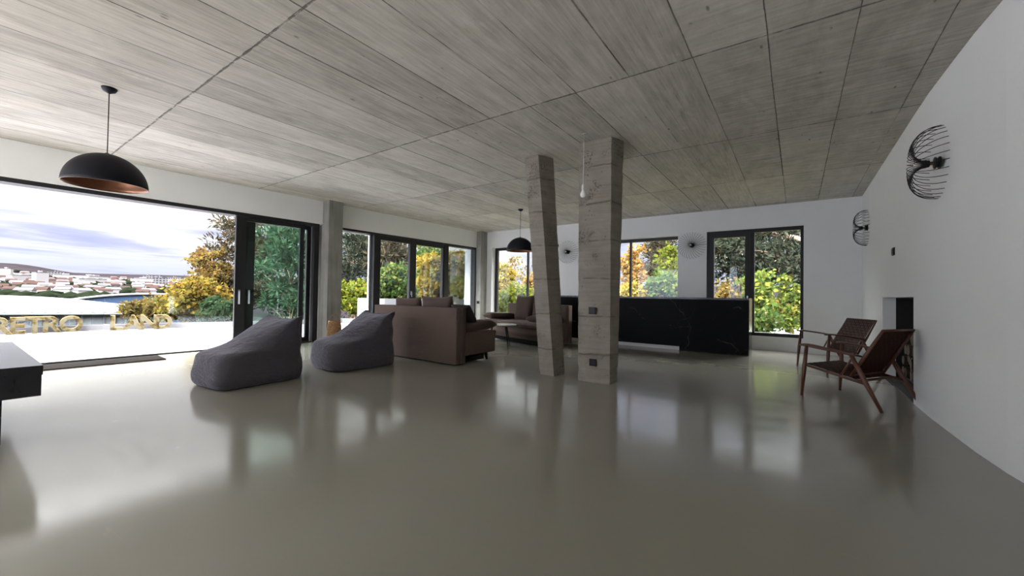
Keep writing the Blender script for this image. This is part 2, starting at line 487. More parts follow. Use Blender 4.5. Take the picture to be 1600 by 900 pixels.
# ------------------------------------------------------------------ mesh helpers
class MB:
    def __init__(self):
        self.bm = bmesh.new()

    def box(self, x0, x1, y0, y1, z0, z1, mi=0, mtx=None):
        vs = [self.bm.verts.new((x, y, z)) for z in (z0, z1) for x, y in ((x0, y0), (x1, y0), (x1, y1), (x0, y1))]
        if mtx is not None:
            for q in vs:
                q.co = mtx @ q.co
        for f in ((3, 2, 1, 0), (4, 5, 6, 7), (0, 1, 5, 4), (1, 2, 6, 5), (2, 3, 7, 6), (3, 0, 4, 7)):
            fc = self.bm.faces.new([vs[i] for i in f])
            fc.material_index = mi
        return vs

    def prism(self, poly, z0, z1, mi=0):
        lo = [self.bm.verts.new((x, y, z0)) for x, y in poly]
        hi = [self.bm.verts.new((x, y, z1)) for x, y in poly]
        n = len(poly)
        self.bm.faces.new(lo[::-1]).material_index = mi
        self.bm.faces.new(hi).material_index = mi
        for i in range(n):
            self.bm.faces.new((lo[i], lo[(i + 1) % n], hi[(i + 1) % n], hi[i])).material_index = mi

    def tube(self, pts, r, seg=8, mi=0, cap=True, squash=None):
        pts = [Vector(q) for q in pts]
        rs = r if isinstance(r, (list, tuple)) else [r] * len(pts)
        rings = []
        ref = None
        for i, q in enumerate(pts):
            d = (pts[min(i + 1, len(pts) - 1)] - pts[max(i - 1, 0)]).normalized()
            if ref is None:
                ref = Vector((0, 0, 1)) if abs(d.z) < 0.9 else Vector((1, 0, 0))
            a = d.cross(ref).normalized()
            bb = a.cross(d).normalized()
            ref = bb
            k1, k2 = squash or (1, 1)
            rings.append([self.bm.verts.new(q + a * (math.cos(2 * PI * k / seg) * rs[i] * k1) + bb * (math.sin(2 * PI * k / seg) * rs[i] * k2)) for k in range(seg)])
        for A, B in zip(rings, rings[1:]):
            for k in range(seg):
                self.bm.faces.new((A[k], A[(k + 1) % seg], B[(k + 1) % seg], B[k])).material_index = mi
        if cap:
            self.bm.faces.new(rings[0][::-1]).material_index = mi
            self.bm.faces.new(rings[-1]).material_index = mi

    def lathe(self, prof, seg=32, mi=0, c=(0, 0, 0), cap0=False, cap1=False):
        rings = []
        for rr, z in prof:
            if rr < 1e-6:
                rings.append([self.bm.verts.new((c[0], c[1], c[2] + z))])
            else:
                rings.append([self.bm.verts.new((c[0] + rr * math.cos(2 * PI * k / seg), c[1] + rr * math.sin(2 * PI * k / seg), c[2] + z)) for k in range(seg)])
        for A, B in zip(rings, rings[1:]):
            for k in range(seg):
                k2 = (k + 1) % seg
                if len(A) == 1 and len(B) == 1:
                    continue
                if len(A) == 1:
                    f = (A[0], B[k2], B[k])
                elif len(B) == 1:
                    f = (A[k], A[k2], B[0])
                else:
                    f = (A[k], A[k2], B[k2], B[k])
                self.bm.faces.new(f).material_index = mi
        if cap0 and len(rings[0]) > 1:
            self.bm.faces.new(rings[0][::-1]).material_index = mi
        if cap1 and len(rings[-1]) > 1:
            self.bm.faces.new(rings[-1]).material_index = mi

    def bevel(self, w_, seg=2, ang=0.5):
        es = [e for e in self.bm.edges if len(e.link_faces) == 2 and e.calc_face_angle(0) > ang]
        bmesh.ops.bevel(self.bm, geom=es, offset=w_, segments=seg, profile=0.5, affect='EDGES', clamp_overlap=True)

    def subdiv(self, cuts):
        bmesh.ops.subdivide_edges(self.bm, edges=self.bm.edges[:], cuts=cuts, use_grid_fill=True)

    def build(self, name, mats, parent=None, smooth=False, recalc=True):
        if recalc:
            bmesh.ops.recalc_face_normals(self.bm, faces=self.bm.faces[:])
        me = bpy.data.meshes.new(name)
        self.bm.to_mesh(me)
        self.bm.free()
        for q in (mats if isinstance(mats, (list, tuple)) else [mats]):
            me.materials.append(M[q])
        if smooth:
            me.polygons.foreach_set('use_smooth', [True] * len(me.polygons))
        o = bpy.data.objects.new(name, me)
        COL.objects.link(o)
        if parent is not None:
            o.parent = parent
        return o


def np_mesh(name, verts, faces, matname, parent=None):
    me = bpy.data.meshes.new(name)
    nv, nf, k = len(verts), len(faces), faces.shape[1]
    me.vertices.add(nv)
    me.vertices.foreach_set('co', verts.astype(np.float32).ravel())
    me.loops.add(nf * k)
    me.loops.foreach_set('vertex_index', faces.astype(np.int32).ravel())
    me.polygons.add(nf)
    me.polygons.foreach_set('loop_start', np.arange(0, nf * k, k, dtype=np.int32))
    me.update(calc_edges=True)
    me.materials.append(M[matname])
    o = bpy.data.objects.new(name, me)
    COL.objects.link(o)
    if parent is not None:
        o.parent = parent
    return o


def thing(name, label, cat, loc=(0, 0, 0), rz=0.0, group=None):
    o = bpy.data.objects.new(name, None)
    o.empty_display_size = 0.1
    COL.objects.link(o)
    o.location = loc
    o.rotation_euler = (0, 0, rz)
    return tag(o, label, cat, group)


def tag(o, label=None, cat=None, group=None, kind=None):
    if label:
        o['label'] = label
    if cat:
        o['category'] = cat
    if group:
        o['group'] = group
    if kind:
        o['kind'] = kind
    return o


def struct(o, label, cat):
    return tag(o, label, cat, kind='structure')


def copy_thing(root, label=None, loc=None, rz=None):
    r = root.copy()
    COL.objects.link(r)
    for ch in list(root.children):
        c_ = ch.copy()
        COL.objects.link(c_)
        c_.parent = r
        for g in list(ch.children):
            d_ = g.copy()
            COL.objects.link(d_)
            d_.parent = c_
    if label:
        r['label'] = label
    if loc is not None:
        r.location = loc
    if rz is not None:
        r.rotation_euler = (0, 0, rz)
    return r


def catmull(P, n=6):
    P = [Vector(q) for q in P]
    P = [P[0] * 2 - P[1]] + P + [P[-1] * 2 - P[-2]]
    out = []
    for i in range(1, len(P) - 2):
        for k in range(n):
            s = k / n
            a, b_, c_, d_ = P[i - 1], P[i], P[i + 1], P[i + 2]
            out.append(0.5 * ((2 * b_) + (c_ - a) * s + (2 * a - 5 * b_ + 4 * c_ - d_) * s * s + (3 * b_ - a - 3 * c_ + d_) * s ** 3))
    out.append(P[-2])
    return out


def pillow(name, w_, h_, t_, matname, parent=None, n=14, pinch=0.10, seed=0.0):
    """square cushion standing in x-z, thickness along y, origin at bottom centre"""
    mb = MB()
    grids = []
    for s in (-1, 1):
        g = []
        for j in range(n + 1):
            row = []
            for i in range(n + 1):
                a, b_ = 2 * i / n - 1, 2 * j / n - 1
                th = t_ * 0.5 * (max(0.0, (1 - a ** 4) * (1 - b_ ** 4))) ** 0.55
                e = 1 - pinch * (1 - b_ * b_) * abs(a) ** 3
                f = 1 - pinch * (1 - a * a) * abs(b_) ** 3
                wv = noise.noise(Vector((a * 1.7 + seed, b_ * 1.7, s * 2.0 + seed))) * 0.10 * th
                row.append((a * w_ / 2 * e, s * (th + wv), h_ / 2 + b_ * h_ / 2 * f))
            g.append(row)
        grids.append(g)
    vs = {}
    for s in (0, 1):
        for j in range(n + 1):
            for i in range(n + 1):
                edge = i in (0, n) or j in (0, n)
                key = (0 if edge else s, i, j)
                if key not in vs:
                    vs[key] = mb.bm.verts.new(grids[s][j][i])
    for s in (0, 1):
        for j in range(n):
            for i in range(n):
                q = []
                for (ii, jj) in ((i, j), (i + 1, j), (i + 1, j + 1), (i, j + 1)):
                    edge = ii in (0, n) or jj in (0, n)
                    q.append(vs[(0 if edge else s, ii, jj)])
                try:
                    mb.bm.faces.new(q)
                except ValueError:
                    pass
    return mb.build(name, matname, parent, smooth=True)


# ------------------------------------------------------------------ room shell
H = 2.961          # ceiling height
YB = 9.729         # back wall
XR = 0.985         # right wall near the corner
YN = -5.0          # wall behind the camera
LW_O = Vector((-8.39, 0, 0))
LW_A = -math.atan(0.04)   # the window wall is turned by 2.3 degrees


def on_left(o):
    o.location = LW_O
    o.rotation_euler = (0, 0, LW_A)
    return o


def lw(n_, u_, z_=0.0):
    c_, s_ = math.cos(LW_A), math.sin(LW_A)
    return Vector((LW_O.x + n_ * c_ - u_ * s_, n_ * s_ + u_ * c_, z_))


mb = MB()
mb.prism([(-8.9, YN - 0.3), (2.2, YN - 0.3), (2.2, YB + 0.34), (-8.30, YB + 0.34)], -0.30, 0.0)
struct(mb.build('floor', 'resin_floor'), 'glossy beige grey resin floor of the room', 'floor')
mb = MB()
mb.prism([(-9.0, YN - 0.3), (2.2, YN - 0.3), (2.2, YB + 0.34), (-8.40, YB + 0.34)], H, H + 0.3)
mb.prism([(-10.7, YN - 0.3), (-9.0, YN - 0.3), (-8.40, YB + 0.34), (-10.1, YB + 0.34)], H, H + 0.3)  # overhang added out of view to shade the floor by the terrace door
struct(mb.build('ceiling', 'board_concrete'), 'board marked grey concrete ceiling with an added overhang outside', 'ceiling')

# left wall: header over the glazing, a solid bit behind the camera, the white pier outside the corner
mb = MB()
mb.box(-0.36, 0.0, YN - 0.3, YB + 0.05, 2.47, H)
mb.box(-0.36, 0.0, YN - 0.3, -4.7, 0.0, 2.47)
mb.box(-0.36, -0.02, 9.47, YB + 0.05, 0.0, 2.47)
mb.box(-0.50, -0.36, 9.50, YB + 0.05, -0.3, H)
o = on_left(mb.build('wall_left', 'white_plaster'))
struct(o, 'white header wall over the glazing on the left', 'wall')

# back wall with three openings
T = 0.34
W1 = (-7.62, -5.31, 0.30, 2.47)
W2 = (-4.35, -2.22, 0.95, 2.47)
W3 = (-1.62, 0.115, 0.28, 2.50)
mb = MB()
xs = [-8.2, W1[0], W1[1], W2[0], W2[1], W3[0], W3[1], XR + 0.9]
for i in range(0, 8, 2):
    mb.box(xs[i], xs[i + 1], YB, YB + T, 0, H)
for wv_ in (W1, W2, W3):
    mb.box(wv_[0], wv_[1], YB, YB + T, 0, wv_[2])
    mb.box(wv_[0], wv_[1], YB, YB + T, wv_[3], H)
struct(mb.build('wall_back', 'white_plaster'), 'white back wall with windows onto the trees', 'wall')

# right wall, slightly bowed towards the camera, with a niche
NY0, NY1, NZ = 5.77, 7.58, 1.09
mb = MB()
mb.box(XR, XR + 0.9, NY1, YB, 0, H)
mb.box(XR, XR + 0.9, NY0, NY1, NZ, H)
path = [(XR, NY0), (XR + 0.004, 5.2), (1.012, 4.6), (1.03, 4.2), (1.065, 3.8), (1.12, 3.45), (1.22, 2.8), (1.30, 1.8), (1.34, 0.0), (1.34, YN - 0.3)]
poly = path + [(XR + 0.9, YN - 0.3), (XR + 0.9, NY0)]
mb.prism(poly, 0, H)
struct(mb.build('wall_right', 'white_plaster'), 'long white plaster wall on the right', 'wall')
# wall behind the camera: unseen opening under a header, added to let in daylight
mb = MB()
mb.box(-8.9, -8.0, YN - 0.3, YN, 0, H)
mb.box(-2.6, 2.0, YN - 0.3, YN, 0, H)
mb.box(-8.0, -2.6, YN - 0.3, YN, 2.70, H)
for q in (-5.3,):
    mb.box(q - 0.05, q + 0.05, YN - 0.2, YN - 0.1, 0, 2.70)
struct(mb.build('wall_rear', 'white_plaster'), 'white wall behind the viewer with an opening added for daylight', 'wall')


# ------------------------------------------------------------------ glazing
def frame_rect(mb, a0, a1, z0, z1, l, r, b_, t_, d0, d1, axis):
    """rectangular frame of given side widths; axis 'y' runs along u (left wall), 'x' along x (back wall)"""
    def bx(p0, p1, q0, q1):
        if axis == 'y':
            mb.box(d0, d1, p0, p1, q0, q1)
        else:
            mb.box(p0, p1, d0, d1, q0, q1)
    if l: bx(a0, a0 + l, z0, z1)
    if r: bx(a1 - r, a1, z0, z1)
    if b_: bx(a0 + l, a1 - r, z0, z0 + b_)
    if t_: bx(a0 + l, a1 - r, z1 - t_, z1)


# sliding terrace door, two leaves parked one behind the other
d1_ = on_left(thing('door_1', 'wide sliding terrace door with leaves parked beside the concrete column', 'sliding door'))
struct(d1_, None, None)
mb = MB()
mb.box(-0.24, -0.01, -4.7, 4.60, 2.41, 2.47)
mb.box(-0.24, -0.015, 4.50, 4.60, 0.012, 2.41)
mb.box(-0.24, -0.015, -4.7, 4.60, 0.0, 0.022)
mb.bevel(0.004, 1)
mb.build('door_frame', 'anthracite', d1_)
mb = MB()
mb.box(-0.262, -0.242, -4.7, 3.05, 2.425, 2.445)
mb.build('track', 'steel', d1_)
for (a0, a1, n0, n1, sl, gm) in ((3.085, 4.30, -0.085, -0.03, 0.165, 'green_glass'), (3.275, 4.48, -0.175, -0.115, 0.150, 'green_glass')):
    mb = MB()
    frame_rect(mb, a0, a1, 0.015, 2.405, sl, 0.085, 0.09, 0.075, n0, n1, 'y')
    mb.bevel(0.004, 1)
    lf = mb.build('door_leaf', 'anthracite', d1_)
    mb = MB()
    mb.box((n0 + n1) / 2 - 0.006, (n0 + n1) / 2 + 0.006, a0 + sl - 0.01, a1 - 0.075, 0.095, 2.34)
    mb.build('pane', gm, lf)
    mb = MB()
    hn = n1
    mb.box(hn, hn + 0.008, a0 + 0.055, a0 + 0.085, 0.80, 1.06)
    mb.tube([(hn + 0.005, a0 + 0.07, 1.03), (hn + 0.032, a0 + 0.07, 1.03), (hn + 0.034, a0 + 0.07, 0.80)], 0.009, 8)
    hd = mb.build('door_handle', 'steel', lf, smooth=False)
    tag(hd, 'bright steel pull handle')

# window wall between the two left columns
w2_ = on_left(thing('window_2', 'row of tall dark framed panes between the two left columns', 'window'))
struct(w2_, None, None)
mb = MB()
mb.box(-0.20, -0.02, 4.95, 9.47, 2.42, 2.47)
mb.box(-0.20, -0.02, 4.95, 9.47, 0.0, 0.07)
mb.box(-0.20, -0.02, 9.435, 9.47, 0.07, 2.42)
mb.box(-0.16, -0.03, 5.93, 6.07, 0.07, 2.42)
mb.box(-0.16, -0.03, 8.19, 8.34, 0.07, 2.42)
mb.bevel(0.004, 1)
mb.build('window_frame', 'anthracite', w2_)
mb = MB()
mb.box(-0.22, -0.16, 5.885, 5.93, 0.05, 2.42)
mb.box(-0.20, -0.16, 4.95, 9.4, 2.405, 2.42)
mb.build('window_trim', 'white_paint', w2_)
for (a0, a1, sl, sr) in ((6.07, 7.10, 0.05, 0.10), (7.10, 8.19, 0.10, 0.05)):
    mb = MB()
    frame_rect(mb, a0, a1, 0.07, 2.42, sl, sr, 0.09, 0.10, -0.14, -0.05, 'y')
    mb.bevel(0.004, 1)
    lf = mb.build('window_sash', 'anthracite', w2_)
    mb = MB()
    mb.box(-0.10, -0.09, a0 + sl - 0.01, a1 - sr + 0.01, 0.15, 2.33)
    mb.build('pane', 'clear_glass', lf)
    if a0 < 6.5:
        mb = MB()
        mb.box(-0.05, -0.042, 7.035, 7.062, 1.0, 1.10)
        mb.tube([(-0.045, 7.05, 1.08), (-0.015, 7.05, 1.08), (-0.014, 7.05, 0.95)], 0.009, 8)
        tag(mb.build('window_handle', 'steel', lf), 'bright steel lever handle')
for (a0, a1) in ((4.95, 5.93), (8.34, 9.435)):
    mb = MB()
    mb.box(-0.10, -0.09, a0, a1, 0.07, 2.42)
    mb.build('pane', 'clear_glass', w2_)


def back_window(name, label, Wd, mull, bottom=True, cat='window', left=0.09, right=0.03):
    root = thing(name, label, cat)
    struct(root, None, None)
    x0, x1, z0, z1 = Wd
    mb = MB()
    frame_rect(mb, x0, x1, z0, z1, left, right, 0.05, 0.075, YB + 0.17, YB + 0.25, 'x')
    for q in mull:
        mb.box(q - 0.022, q + 0.022, YB + 0.175, YB + 0.245, z0 + 0.05, z1 - 0.075)
    mb.bevel(0.004, 1)
    mb.build('window_frame', 'anthracite', root)
    mb = MB()
    mb.box(x0 + 0.02, x1 - 0.02, YB + 0.205, YB + 0.215, z0 + 0.02, z1 - 0.03)
    mb.build('pane', 'clear_glass', root)
    return root


back_window('window_3', 'back window behind the far sofa with one thin mullion', W1, [-6.43])
back_window('window_4', 'middle back window above the black bar', W2, [-3.38], left=0.03, right=0.025)
w5 = thing('window_5', 'black framed double window beside the right end of the bar', 'window')
struct(w5, None, None)
x0, x1, z0, z1 = W3
mb = MB()
frame_rect(mb, x0, x1, z0, z1, 0.075, 0.05, 0.07, 0.075, YB + 0.04, YB + 0.13, 'x')
mb.box(-0.83, -0.715, YB + 0.045, YB + 0.125, z0 + 0.07, z1 - 0.075)
mb.bevel(0.005, 1)
mb.build('window_frame', 'anthracite', w5)
mb = MB()
frame_rect(mb, x0 + 0.06, -0.80, z0 + 0.06, z1 - 0.065, 0.085, 0.085, 0.09, 0.085, YB + 0.02, YB + 0.10, 'x')
mb.bevel(0.006, 1)
sash = mb.build('window_sash', 'anthracite', w5)
mb = MB()
mb.box(x0 + 0.13, -0.87, YB + 0.055, YB + 0.065, z0 + 0.13, z1 - 0.13)
mb.build('pane', 'clear_glass', sash)
mb = MB()
mb.box(-0.848, -0.822, YB + 0.008, YB + 0.02, 0.98, 1.10)
mb.tube([(-0.835, YB + 0.012, 1.08), (-0.835, YB - 0.025, 1.08), (-0.835, YB - 0.026, 0.94)], 0.009, 8)
tag(mb.build('window_handle', 'steel', sash), 'steel lever handle')
mb = MB()
mb.box(-0.72, x1 - 0.045, YB + 0.08, YB + 0.09, z0 + 0.06, z1 - 0.07)
mb.build('pane', 'clear_glass', w5)


# ------------------------------------------------------------------ concrete columns
def column(name, label, base, top, z1, rough=0.006, matname='column_concrete', cuts=40):
    mb = MB()
    n = len(base)
    N = cuts
    rings = []
    dens = 8
    for j in range(N + 1):
        s = j / N
        ring = []
        for i in range(n):
            A = Vector((*base[i], 0)).lerp(Vector((*top[i], z1)), s)
            B = Vector((*base[(i + 1) % n], 0)).lerp(Vector((*top[(i + 1) % n], z1)), s)
            for k in range(dens):
                q = A.lerp(B, k / dens)
                corner = 1.0 if k == 0 else (0.35 if k in (1, dens - 1) else 0.1)
                amt = rough * corner * (1.6 if s < 0.12 else 1.0)
                cen = sum((Vector((*bq, 0)).lerp(Vector((*tq, z1)), s) for bq, tq in zip(base, top)), Vector()) / n
                nn_ = abs(noise.noise(q * 9.0)) + 0.7 * abs(noise.noise(q * 23.0))
                q = q + (cen - q).normalized() * amt * nn_ * 2.2
                ring.append(mb.bm.verts.new(q))
        rings.append(ring)
    L = n * dens
    for A, B in zip(rings, rings[1:]):
        for k in range(L):
            mb.bm.faces.new((A[k], A[(k + 1) % L], B[(k + 1) % L], B[k]))
    mb.bm.faces.new(rings[0][::-1])
    mb.bm.faces.new(rings[-1])
    return tag(mb.build(name, matname), label, 'column')


column('concrete_column', 'leaning slender bare concrete column in the middle of the room',
       [(-2.79, 4.63), (-2.56, 4.61), (-2.53, 4.86), (-2.76, 4.88)],
       [(-3.11, 4.68), (-2.88, 4.66), (-2.78, 4.91), (-3.01, 4.93)], H, 0.0045)
column('concrete_column', 'wide upright bare concrete column with two black wall plates',
       [(-2.21, 4.58), (-1.80, 4.60), (-1.79, 4.83), (-2.20, 4.81)],
       [(-2.235, 4.58), (-1.815, 4.60), (-1.745, 4.83), (-2.165, 4.81)], H, 0.0045)
P = [lw(n_, u_) for n_, u_ in ((-0.30, 4.66), (0.25, 4.66), (0.25, 4.97), (-0.30, 4.97))]
pp = [(q.x, q.y) for q in P]
column('concrete_column', 'smooth grey concrete column between terrace door and tall panes', pp, pp, H, 0.002, 'window_column_concrete', 20)
P = [lw(n_, u_) for n_, u_ in ((-0.03, 9.47), (0.19, 9.47), (0.19, 9.76), (-0.03, 9.76))]
pp = [(q.x, q.y) for q in P]
column('concrete_column', 'narrow pale concrete column in the far left room corner', pp, pp, H, 0.003, 'window_column_concrete', 20)


# black wall plates
def plate(loc, normal, w_, h_, label, cat, name='light_switch', round_=True):
    root = thing(name, label, cat, loc)
    q = Vector(normal).to_track_quat('Y', 'Z')
    root.rotation_euler = q.to_euler()
    mb = MB()
    mb.box(-w_ / 2, w_ / 2, 0, 0.012, -h_ / 2, h_ / 2)
    mb.bevel(0.004, 2)
    mb.build('cover_plate', 'black_plastic', root)
    mb = MB()
    if round_:
        bmesh.ops.create_circle(mb.bm, cap_ends=True, radius=w_ * 0.27, segments=20)
        ext = bmesh.ops.extrude_face_region(mb.bm, geom=mb.bm.faces[:])
        for vtx in [g for g in ext['geom'] if isinstance(g, bmesh.types.BMVert)]:
            vtx.co.z += 0.006
        for vtx in mb.bm.verts:
            vtx.co = Vector((vtx.co.x, 0.011 + vtx.co.z, vtx.co.y))
        mb.build('socket_insert', 'black_metal', root)
    else:
        mb.box(-w_ * 0.36, w_ * 0.36, 0.011, 0.019, -h_ * 0.36, h_ * 0.36)
        mb.bevel(0.003, 1)
        mb.build('rocker', 'black_metal', root)
    return root


plate((-2.02, 4.580, 0.87), (0, -1, 0), 0.095, 0.085, 'upper black wall plate on the wide concrete column', 'light switch', 'light_switch', False)
plate((-2.01, 4.580, 0.245), (0, -1, 0), 0.085, 0.085, 'black power socket low on the wide concrete column', 'socket', 'power_socket', True)
pz_ = lw(0.10, 9.468, 0.80)
plate(pz_, (math.sin(LW_A) * -1 * -1, -math.cos(LW_A), 0), 0.085, 0.085, 'small dark socket on the far left corner column', 'socket', 'power_socket', True)
plate((XR - 0.001, 6.78, 1.655), (-1, 0, 0), 0.125, 0.095, 'small black thermostat on the right white wall', 'thermostat', 'thermostat', False)

# ------------------------------------------------------------------ terrace outside
parap = [(-14.46, -7.0), (-14.44, -2.0), (-14.42, 0.8), (-14.28, 2.4), (-13.98, 3.6), (-13.32, 4.95), (-12.92, 6.6), (-12.74, 8.0), (-12.2, 8.45)]
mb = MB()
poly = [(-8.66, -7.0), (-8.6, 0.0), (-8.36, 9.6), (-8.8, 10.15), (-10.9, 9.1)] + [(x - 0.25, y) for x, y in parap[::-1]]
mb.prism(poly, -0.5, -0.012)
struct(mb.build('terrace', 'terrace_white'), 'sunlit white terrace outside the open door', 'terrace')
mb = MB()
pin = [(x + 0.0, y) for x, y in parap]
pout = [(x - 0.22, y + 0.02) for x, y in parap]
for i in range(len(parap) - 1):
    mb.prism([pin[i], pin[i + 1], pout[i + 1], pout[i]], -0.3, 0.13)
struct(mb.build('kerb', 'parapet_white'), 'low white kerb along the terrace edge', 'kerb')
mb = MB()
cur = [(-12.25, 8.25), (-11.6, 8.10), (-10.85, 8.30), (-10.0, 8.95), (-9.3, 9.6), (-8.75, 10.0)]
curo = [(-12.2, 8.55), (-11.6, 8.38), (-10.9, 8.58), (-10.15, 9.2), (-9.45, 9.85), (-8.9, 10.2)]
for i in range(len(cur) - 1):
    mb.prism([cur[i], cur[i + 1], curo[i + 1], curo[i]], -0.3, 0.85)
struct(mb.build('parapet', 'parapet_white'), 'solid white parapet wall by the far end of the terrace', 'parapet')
names_gl = ['left of the letters', 'behind the word RETRO', 'behind the gap in the sign', 'behind the word LAND', 'right of the letter D', 'seen through the sliding door', 'next to the white parapet']
segs = [((-14.44, -2.0), (-14.43, 0.45)), ((-14.42, 0.49), (-14.33, 2.0)), ((-14.325, 2.04), (-14.27, 2.44)), ((-14.26, 2.48), (-13.98, 3.6)), ((-13.96, 3.64), (-13.33, 4.92)), ((-13.31, 4.97), (-12.93, 6.57)), ((-12.92, 6.61), (-12.75, 8.0))]
for (a, b_), nm_ in zip(segs, names_gl):
    A, B = Vector((a[0] - 0.11, a[1], 0)), Vector((b_[0] - 0.11, b_[1], 0))
    root = thing('glass_balustrade', 'clear glass balustrade panel on the terrace kerb, ' + nm_, 'balustrade', A, 0, 'terrace balustrade panels')
    d_ = (B - A)
    nrm = Vector((-d_.y, d_.x, 0)).normalized() * 0.007
    mb = MB()
    mb.prism([tuple((-nrm)[:2]), tuple((d_ - nrm)[:2]), tuple((d_ + nrm)[:2]), tuple(nrm[:2])], 0.115, 0.86)
    mb.build('pane', 'rail_glass', root)
    mb = MB()
    n2_ = nrm * 2.4
    mb.prism([tuple((-n2_)[:2]), tuple((d_ - n2_)[:2]), tuple((d_ + n2_)[:2]), tuple(n2_[:2])], 0.128, 0.142)
    mb.build('clamp_rail', 'mall_grey', root)

# letters standing on the terrace
words = [('R', 0, 'first letter R of the word RETRO'), ('E', 0, 'worn cream letter E'), ('T', 0, 'cream letter T'), ('R', 0, 'second letter R of RETRO, patched with bare metal'), ('O', 0, 'round cream letter O'),
         ('L', 1, 'cream letter L'), ('A', 1, 'cream letter A'), ('N', 1, 'dull worn letter N'), ('D', 1, 'cream letter D')]
lpos = [(-14.26, 0.80), (-14.28, 1.03), (-14.31, 1.29), (-14.33, 1.54), (-14.33, 1.86), (-14.12, 2.60), (-14.02, 2.90), (-13.95, 3.20), (-13.87, 3.47)]
for (ch, wd, lab), (lx, ly) in zip(words, lpos):
    cu_ = bpy.data.curves.new('letter', 'FONT')
    cu_.body = ch
    cu_.size = 0.52
    cu_.extrude = 0.035
    cu_.offset = 0.018
    cu_.align_x = 'CENTER'
    tmp = bpy.data.objects.new('tmp', cu_)
    me = bpy.data.meshes.new_from_object(tmp)
    bpy.data.objects.remove(tmp)
    zs = [q.co.y for q in me.vertices]
    lo, hi = min(zs), max(zs)
    for q in me.vertices:
        x_, y_, z_ = q.co
        q.co = (z_, x_ * 0.92, (y_ - lo) * 0.385 / (hi - lo) - 0.012)
    me.materials.clear()
    me.materials.append(M['worn_gilt'])
    me.materials.append(M['gilt_side'])
    me.update()
    for pf in me.polygons:
        pf.material_index = 0 if abs(pf.normal.x) > 0.7 else 1
        pf.use_smooth = False
    lo_ = bpy.data.objects.new('sign_letter', me)
    COL.objects.link(lo_)
    lo_.location = (lx + 0.09, ly, 0)
    lo_.rotation_euler = (0, 0, -0.10 if wd == 0 else -0.30)
    tag(lo_, lab + ', standing on the terrace floor', 'letter', 'letters of the RETRO LAND sign')

# ------------------------------------------------------------------ low black table at the left
tb = thing('low_table', 'low black table with a deep apron at the left edge', 'table', (-5.03, -0.35, 0))
mb = MB()
mb.box(-0.98, 0.98, -0.76, 0.76, 0.475, 0.537)
mb.bevel(0.006, 2)
mb.build('table_top', 'table_black', tb)
mb = MB()
for a in ((-0.975, 0.975, 0.69, 0.755), (-0.975, 0.975, -0.755, -0.69), (0.91, 0.975, -0.69, 0.69), (-0.975, -0.91, -0.69, 0.69)):
    mb.box(*a, 0.338, 0.475)
mb.bevel(0.004, 1)
mb.build('apron', 'table_black', tb)
for sx in (-1, 1):
    for sy in (-1, 1):
        mb = MB()
        mb.box(sx * 0.68 - 0.05, sx * 0.68 + 0.05, sy * 0.56 - 0.05, sy * 0.56 + 0.05, 0.0, 0.475)
        mb.bevel(0.005, 1)
        mb.build('leg', 'table_black', tb)

# doormat
mb = MB()
mb.box(-0.26, 0.26, -1.15, 0.85, 0.0, 0.014)
mb.bevel(0.005, 1)
o = mb.build('doormat', 'doormat_grey')
o.location = (-7.97, 1.14, 0.0005)
o.rotation_euler = (0, 0, LW_A)
tag(o, 'long speckled grey doormat at the open terrace door', 'doormat')


